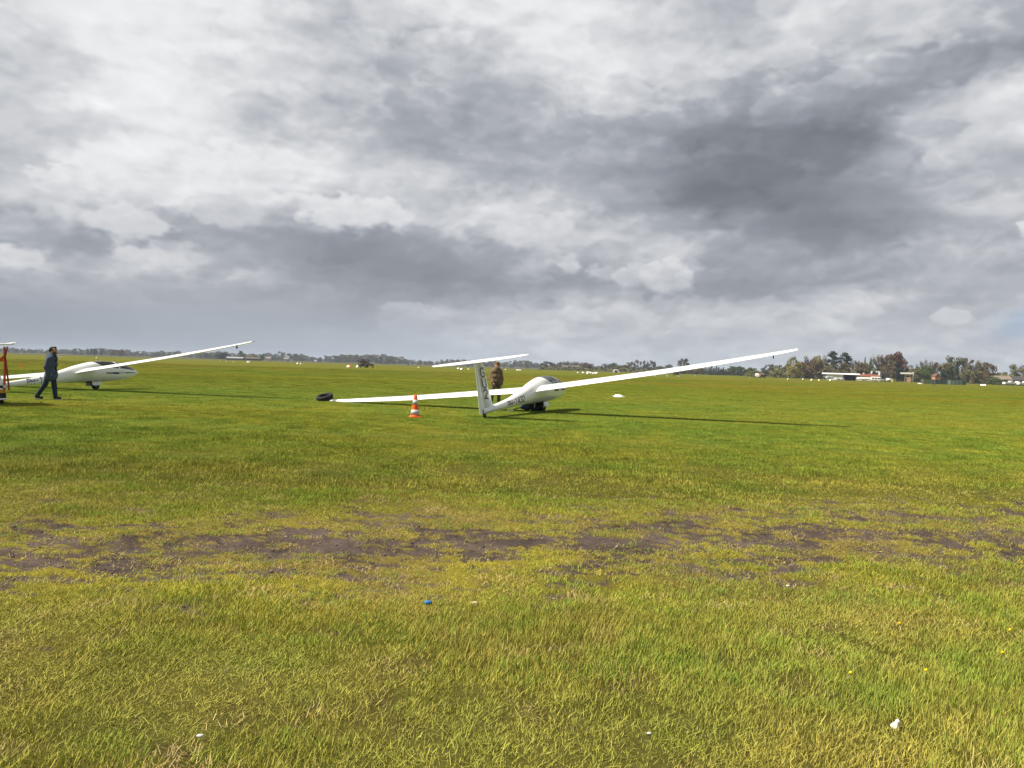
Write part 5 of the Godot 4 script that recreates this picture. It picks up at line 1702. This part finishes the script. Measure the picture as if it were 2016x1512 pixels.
# ---------------------------------------------------------------- buildings round the field
func make_buildings() -> void:
	var white := paint(Color(.74, .74, .73), .6, .3)
	var pane := paint(Color(.03, .035, .04), .15, .6)
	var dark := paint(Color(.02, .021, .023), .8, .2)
	var grey := paint(Color(.30, .31, .31), .7, .3)
	# low white hangar with one dark open bay
	var h := thing("hangar", "low white hangar with a dark open bay below two dark pines", "hangar", spot(.4275, 330.0), -.40)
	h.scale = Vector3(1, .86, 1)
	var st := shape()
	box(st, Vector3(-2.6, 1.55, .0), Vector3(6.6, 3.1, .2))
	box(st, Vector3(-5.8, 1.55, -5.0), Vector3(.2, 3.1, 9.8))
	box(st, Vector3(5.9, 1.55, -5.0), Vector3(.2, 3.1, 9.8))
	box(st, Vector3(0, 1.55, -10.0), Vector3(12.0, 3.1, .2))
	box(st, Vector3(3.25, 2.95, .0), Vector3(5.1, .3, .2))
	part("wall", commit(st, false), white, h)
	st = shape()
	loft(st, [PackedVector3Array([Vector3(-7.8, 3.05, .9), Vector3(-7.8, 3.6, -5.0), Vector3(-7.8, 3.05, -10.9), Vector3(-7.8, 2.9, -10.9), Vector3(-7.8, 3.42, -5.0), Vector3(-7.8, 2.9, .9)]), PackedVector3Array([Vector3(7.2, 3.05, .9), Vector3(7.2, 3.6, -5.0), Vector3(7.2, 3.05, -10.9), Vector3(7.2, 2.9, -10.9), Vector3(7.2, 3.42, -5.0), Vector3(7.2, 2.9, .9)])], true, true, -1)
	part("roof", commit(st, false), paint(Color(.80, .81, .82), .4, .4), h)
	part("door_frame", box_mesh(Vector3(.78, 1.4, .08), Vector3(.24, 2.8, .26)), grey, h)
	part("door_frame", box_mesh(Vector3(5.72, 1.4, .08), Vector3(.24, 2.8, .26)), grey, h)
	part("sliding_door", box_mesh(Vector3(6.9, 1.4, .1), Vector3(2.0, 2.7, .1)), paint(Color(.36, .36, .34), .7, .3), h)
	part("bay_shade_sheet", box_mesh(Vector3(3.25, 1.4, -3.0), Vector3(4.6, 2.7, .1)), dark, h)  # near-black sheet hung in the bay as its shade, not a real wall
	for x in [-7.2, -6.4]:
		part("canopy_post", tube_mesh([Vector3(x, 0, .5), Vector3(x, 2.95, .5)], [.07, .07], 6), grey, h)
	for k in 3:
		part("wall_seam", box_mesh(Vector3(-5.0 + k * 1.7, 1.55, .105), Vector3(.06, 3.0, .03)), grey, h)
	for e in [[.4215, "left grey tarpaulin arch parked before the hangar wall"], [.4270, "right grey tarpaulin arch parked before the hangar wall"]]:
		var a := thing("tarpaulin_arch", e[1], "tarpaulin", spot(e[0], 322.0))
		st = shape()
		loft(st, [arch(-1.1, .7, 1.2), arch(-.8, 1.15, 1.3), arch(.6, 1.2, 1.3), arch(1.1, .8, 1.2)], false, true)
		part("sheet", commit(st), paint(Color(.34, .35, .36), .8, .2), a)
		part("hoop", tube_mesh([Vector3(-.9, .05, 1.32), Vector3(-.55, .8, 1.3), Vector3(0, 1.2, 1.28), Vector3(.55, .8, 1.3), Vector3(.9, .05, 1.32)], [.06, .06, .06, .06, .06], 6), dark, a)
	var pl := thing("parked_glider", "pale blue white aircraft nose under the hangar's left eave", "aircraft", spot(.4110, 326.0), .4)
	st = shape()
	tube(st, [Vector3(-1.9, .9, 0), Vector3(-1.2, .95, 0), Vector3(0, 1.0, 0), Vector3(1.3, .8, 0), Vector3(3.2, .85, 0)], [.1, .42, .5, .28, .12], 12)
	part("fuselage", commit(st), paint(Color(.62, .68, .72), .3, .5), pl)
	part("wing", box_mesh(Vector3(0, 1.5, 0), Vector3(1.0, .1, 5.0), .03), paint(Color(.7, .74, .76), .3, .5), pl)
	part("windscreen", box_mesh(Vector3(-.6, 1.3, 0), Vector3(.7, .35, .6), .1), pane, pl)
	part("wheel", tyre_mesh(.25, .12, Vector3(.1, .25, 0), Basis(Vector3.RIGHT, PI / 2)), dark, pl)
	# trailers beside it
	var tr := thing("glider_trailer", "long white glider trailer parked right of the hangar", "trailer", spot(.4575, 318.0), -.35)
	st = shape()
	tube(st, [Vector3(-3.0, .95, 0), Vector3(-2.6, .98, 0), Vector3(2.4, 1.0, 0), Vector3(2.9, .9, 0)], [.3, .52, .55, .3], 12)
	part("shell", commit(st), white, tr)
	part("dark_band", box_mesh(Vector3(0, 1.05, .535), Vector3(4.6, .14, .04)), grey, tr)
	part("skirt", box_mesh(Vector3(0, .42, 0), Vector3(5.2, .3, .8), .05), white, tr)
	for x in [-.5, .4]:
		part("wheel", tyre_mesh(.28, .18, Vector3(x, .28, .5), Basis(Vector3.RIGHT, PI / 2)), dark, tr)
	var cv := thing("caravan", "white caravan with dark side windows below the red roof", "caravan", spot(.4722, 316.0), -.35)
	part("body", box_mesh(Vector3(0, 1.15, 0), Vector3(3.6, 1.5, 2.0), .2), white, cv)
	for x in [-1.15, 0.0, 1.15]:
		var w := part("window", box_mesh(Vector3(x, 1.35, 1.0), Vector3(.85, .42, .05), .02), pane, cv)
		part("window_frame", box_mesh(Vector3(x, 1.11, 1.02), Vector3(.95, .05, .04)), grey, w)
	part("wheel", tyre_mesh(.3, .18, Vector3(0, .3, .95), Basis(Vector3.RIGHT, PI / 2)), dark, cv)
	var rh := thing("red_roofed_house", "low white building with orange red roof behind the trailers", "house", spot(.4625, 338.0), -.05)
	part("wall", box_mesh(Vector3(0, 1.0, 0), Vector3(6.2, 2.0, 5.0)), white, rh)
	st = shape()
	loft(st, [PackedVector3Array([Vector3(-3.5, 1.95, 2.9), Vector3(-3.5, 3.0, 0), Vector3(-3.5, 1.95, -2.9)]), PackedVector3Array([Vector3(3.5, 1.95, 2.9), Vector3(3.5, 3.0, 0), Vector3(3.5, 1.95, -2.9)])], true, true, -1)
	part("roof", commit(st, false), paint(Color(.20, .075, .05), .8, .2), rh)
	part("window", box_mesh(Vector3(-1.5, 1.1, 2.5), Vector3(1.2, .8, .06)), pane, rh)
	part("chimney", box_mesh(Vector3(-2.0, 3.1, 0), Vector3(.5, .9, .5)), white, rh)
	var cube := thing("cube_house", "tall white flat roofed house behind the dark arched evergreen", "house", spot(.4715, 362.0), -.45)
	part("wall", box_mesh(Vector3(0, 2.35, 0), Vector3(4.0, 4.7, 4.0)), white, cube)
	part("parapet", box_mesh(Vector3(0, 4.78, 0), Vector3(3.7, .14, 4.2)), grey, cube)
	part("window", box_mesh(Vector3(.6, 3.4, 2.0), Vector3(.9, .9, .06)), pane, cube)
	var gb := thing("grey_shed", "grey flat roofed shed right of the white cube house", "shed", spot(.4815, 365.0), -.05)
	part("wall", box_mesh(Vector3(0, 1.9, 0), Vector3(4.6, 3.8, 4.0)), paint(Color(.17, .16, .15), .8, .2), gb)
	part("roof", box_mesh(Vector3(0, 3.88, 0), Vector3(5.0, .16, 4.4)), grey, gb)
	part("window", box_mesh(Vector3(-.8, 2.2, 2.0), Vector3(1.0, .9, .06)), pane, gb)
	part("pillar", box_mesh(Vector3(-1.8, 1.6, 2.2), Vector3(.5, 3.2, .3)), paint(Color(.45, .42, .36), .8, .2), gb)
	var tank := thing("tank_trailer", "rounded white tank trailer right of the caravan", "trailer", spot(.4890, 318.0))
	part("tank", tube_mesh([Vector3(-1.0, .85, 0), Vector3(-.8, .85, 0), Vector3(.8, .85, 0), Vector3(1.0, .85, 0)], [.3, .62, .62, .3], 14), white, tank)
	part("chassis", box_mesh(Vector3(0, .25, 0), Vector3(1.6, .2, .9)), dark, tank)
	part("wheel", tyre_mesh(.25, .18, Vector3(0, .25, .55), Basis(Vector3.RIGHT, PI / 2)), dark, tank)
	var gc := thing("parked_car", "pale grey parked car between caravan and rounded tank", "car", spot(.4815, 320.0))
	part("body", box_mesh(Vector3(0, .6, 0), Vector3(2.6, .6, 1.6), .15), paint(Color(.36, .38, .4), .3, .5), gc)
	part("cabin", box_mesh(Vector3(.1, 1.05, 0), Vector3(1.5, .45, 1.4), .15), pane, gc)
	for x in [-.8, .8]:
		part("wheel", tyre_mesh(.28, .18, Vector3(x, .28, .75), Basis(Vector3.RIGHT, PI / 2)), dark, gc)
	var bin := thing("yellow_container", "dull yellow container right of the rounded tank", "container", spot(.4955, 322.0))
	part("box", box_mesh(Vector3(0, .6, 0), Vector3(1.4, 1.2, 1.4), .06), paint(Color(.36, .34, .12), .7, .3), bin)
	part("lid", box_mesh(Vector3(0, 1.24, 0), Vector3(1.5, .1, 1.5), .03), paint(Color(.28, .27, .12), .7, .3), bin)
	# tan house with white fascia
	var th := thing("tan_house", "tan brick house with white fascia below the copper beech", "house", spot(.5125, 350.0), -.45)
	part("wall", box_mesh(Vector3(.3, 1.9, 0), Vector3(2.6, 3.8, 3.0)), paint(Color(.34, .235, .15), .85, .2), th)
	part("fascia", box_mesh(Vector3(-.4, 3.95, .2), Vector3(4.6, .75, 3.8), .03), paint(Color(.62, .62, .60), .7, .3), th)
	part("window", box_mesh(Vector3(.3, 2.6, 1.5), Vector3(1.3, .7, .06)), pane, th)
	part("door", box_mesh(Vector3(-.5, 1.0, 1.5), Vector3(.8, 2.0, .06)), paint(Color(.1, .07, .05), .7, .3), th)
	part("chimney", box_mesh(Vector3(2.4, 2.3, 0), Vector3(.7, 4.6, .7)), paint(Color(.55, .55, .54), .8, .2), th)
	var gable := thing("pink_gable_house", "small house with a pinkish gable above the fence panels", "house", spot(.5505, 366.0))
	part("wall", box_mesh(Vector3(0, 1.4, 0), Vector3(2.6, 2.8, 3.0)), paint(Color(.40, .22, .16), .85, .2), gable)
	st = shape()
	loft(st, [PackedVector3Array([Vector3(-1.3, 2.8, 1.5), Vector3(0, 4.3, 1.5), Vector3(1.3, 2.8, 1.5)]), PackedVector3Array([Vector3(-1.3, 2.8, -1.5), Vector3(0, 4.3, -1.5), Vector3(1.3, 2.8, -1.5)])], true, true, -1)
	part("gable", commit(st, false), paint(Color(.27, .15, .115), .85, .2), gable)
	for s in [-1.0, 1.0]:
		part("roof", box_mesh(Vector3(s * .72, 3.62, 0), Vector3(2.15, .1, 3.3), 0.0, Basis(Vector3.BACK, -s * .857)), paint(Color(.13, .07, .05), .8, .2), gable)
	# green screens of the fence
	var cols := [Color(.30, .34, .26), Color(.16, .20, .10), Color(.17, .21, .11), Color(.14, .20, .17), Color(.07, .095, .085), Color(.075, .10, .09), Color(.09, .12, .115), Color(.46, .52, .48), Color(.20, .28, .24), Color(.17, .25, .22), Color(.16, .24, .21), Color(.06, .08, .07)]
	var says := ["pale green end screen with white folded sheet", "olive green screen beside the pale end screen", "second olive green screen of the fence", "teal screen left of the dark ones", "darkest green screen of the fence", "dark screen right of the darkest one", "dark grey green screen before the white one", "whitish screen of the green fence", "grey green screen right of the whitish one", "teal screen at the fence's right part", "last full teal screen of the fence", "narrow dark screen ending the fence"]
	for k in 12:
		var f := thing("fence_screen", says[k], "fence screen", Vector3(133.2 + k * 1.24, 0, -250.0), 0.0, "green wind screens of one fence")
		part("panel", box_mesh(Vector3(0, .80, 0), Vector3(1.16, 1.35 + .12 * (1 if k % 3 == 0 else 0), .05)), paint(cols[k], .7, .3), f)
		for s in [-1.0, 1.0]:
			part("post", box_mesh(Vector3(s * .58, .85, .03), Vector3(.06, 1.7, .08)), paint(Color(.10, .12, .11), .7, .3), f)
		part("rail", box_mesh(Vector3(0, .12, .01), Vector3(1.2, .06, .07)), paint(Color(.10, .12, .11), .7, .3), f)
	var sheet := thing("folded_sheet", "white sheet lying at the left foot of the fence", "sheet", Vector3(131.9, 0, -249.0))
	st = shape()
	loft(st, [arch(-.7, .1, .4), arch(-.2, .28, .5), arch(.4, .22, .5), arch(.8, .08, .4)], false, true)
	part("cloth", commit(st), paint(Color(.62, .62, .6), .8, .2), sheet)
	# barn and parked vehicles at the right edge
	var barn := thing("barn", "long low barn with dark roof at the right edge", "barn", spot(.668, 352.0), -.2)
	part("wall", box_mesh(Vector3(1.5, 1.3, 0), Vector3(21.0, 2.6, 8.0)), paint(Color(.10, .085, .075), .85, .2), barn)
	st = shape()
	loft(st, [PackedVector3Array([Vector3(-7.0, 2.3, 4.6), Vector3(-7.0, 4.1, 0), Vector3(-7.0, 2.3, -4.6)]), PackedVector3Array([Vector3(13.0, 2.3, 4.6), Vector3(13.0, 4.1, 0), Vector3(13.0, 2.3, -4.6)])], true, true, -1)
	part("roof", commit(st, false), paint(Color(.055, .055, .06), .7, .3), barn)
	st = shape()
	loft(st, [PackedVector3Array([Vector3(-13.5, 2.2, 4.4), Vector3(-13.5, 4.2, 0), Vector3(-13.5, 2.2, -4.4)]), PackedVector3Array([Vector3(-7.01, 2.2, 4.4), Vector3(-7.01, 4.2, 0), Vector3(-7.01, 2.2, -4.4)])], true, true, -1)
	part("annex_roof", commit(st, false), paint(Color(.19, .155, .13), .8, .2), barn)
	part("annex_wall", box_mesh(Vector3(-10.2, 1.2, 0), Vector3(6.4, 2.4, 7.8)), paint(Color(.16, .12, .09), .85, .2), barn)
	for k in 4:
		part("window", box_mesh(Vector3(-4.0 + k * 3.0, 1.5, 4.0), Vector3(1.2, .8, .06)), pane, barn)
	for e in [[.6440, 330.0, "leftmost white van parked before the dark barn"], [.6530, 332.0, "middle white van parked before the dark barn"], [.6625, 330.0, "right white van at the picture's right edge"]]:
		make_truck(e[2], spot(e[0], e[1]), .1, white, paint(Color(.66, .66, .66), .4, .4))
	# farm sheds far behind on the left and small things on the horizon
	for e in [[-.3600, 770.0, 16.0, 1.9, Color(.24, .25, .26), Color(.06, .055, .05), "distant long barn with pale roof left of the green round tree"], [-.3365, 775.0, 14.0, 2.0, Color(.09, .068, .06), Color(.07, .045, .04), "distant brown roofed barn below the yellowish trees"], [.0755, 600.0, 13.0, 2.4, Color(.10, .10, .095), Color(.05, .045, .04), "distant grey shed in the middle grove"]]:
		var b := thing("farm_barn", e[6], "barn", spot(e[0], e[1]), .05)
		part("wall", box_mesh(Vector3(0, e[3] * .5, 0), Vector3(e[2], e[3], 8.0)), paint(e[5], .85, .2), b)
		st = shape()
		var x: float = e[2] * .52
		var y: float = e[3]
		loft(st, [PackedVector3Array([Vector3(-x, y * .92, 4.6), Vector3(-x, y * 1.7, 0), Vector3(-x, y * .92, -4.6)]), PackedVector3Array([Vector3(x, y * .92, 4.6), Vector3(x, y * 1.7, 0), Vector3(x, y * .92, -4.6)])], true, true, -1)
		part("roof", commit(st, false), paint(e[4], .7, .3), b)
	for e in [[-.317, 780.0, "tiny pale house right of the distant brown barn"], [-.2935, 800.0, "tiny white house low in the far tree line"]]:
		var b := thing("far_house", e[2], "house", spot(e[0], e[1]))
		part("wall", box_mesh(Vector3(0, 1.3, 0), Vector3(5.0, 2.6, 5.0)), paint(Color(.48, .46, .43), .8, .2), b)
		st = shape()
		loft(st, [PackedVector3Array([Vector3(-2.8, 2.5, 2.8), Vector3(-2.8, 4.4, 0), Vector3(-2.8, 2.5, -2.8)]), PackedVector3Array([Vector3(2.8, 2.5, 2.8), Vector3(2.8, 4.4, 0), Vector3(2.8, 2.5, -2.8)])], true, true, -1)
		part("roof", commit(st, false), paint(Color(.2, .17, .16), .8, .2), b)
	var tent := thing("grey_tent", "pale grey round topped tent behind the right wing root", "tent", spot(.1345, 420.0))
	tent.scale = Vector3.ONE * .72
	st = shape()
	loft(st, [arch(-2.2, 1.8, 1.8), arch(-1.2, 2.7, 2.0), arch(1.2, 2.7, 2.0), arch(2.2, 1.8, 1.8)], false, true)
	part("canopy", commit(st), paint(Color(.26, .27, .28), .7, .3), tent)
	part("side_wall", box_mesh(Vector3(1.6, .6, 1.9), Vector3(1.8, 1.2, .1)), white, tent)
	part("opening", box_mesh(Vector3(-.3, 1.1, 2.02), Vector3(1.6, 1.8, .06)), paint(Color(.12, .12, .12), .9, .2), tent)
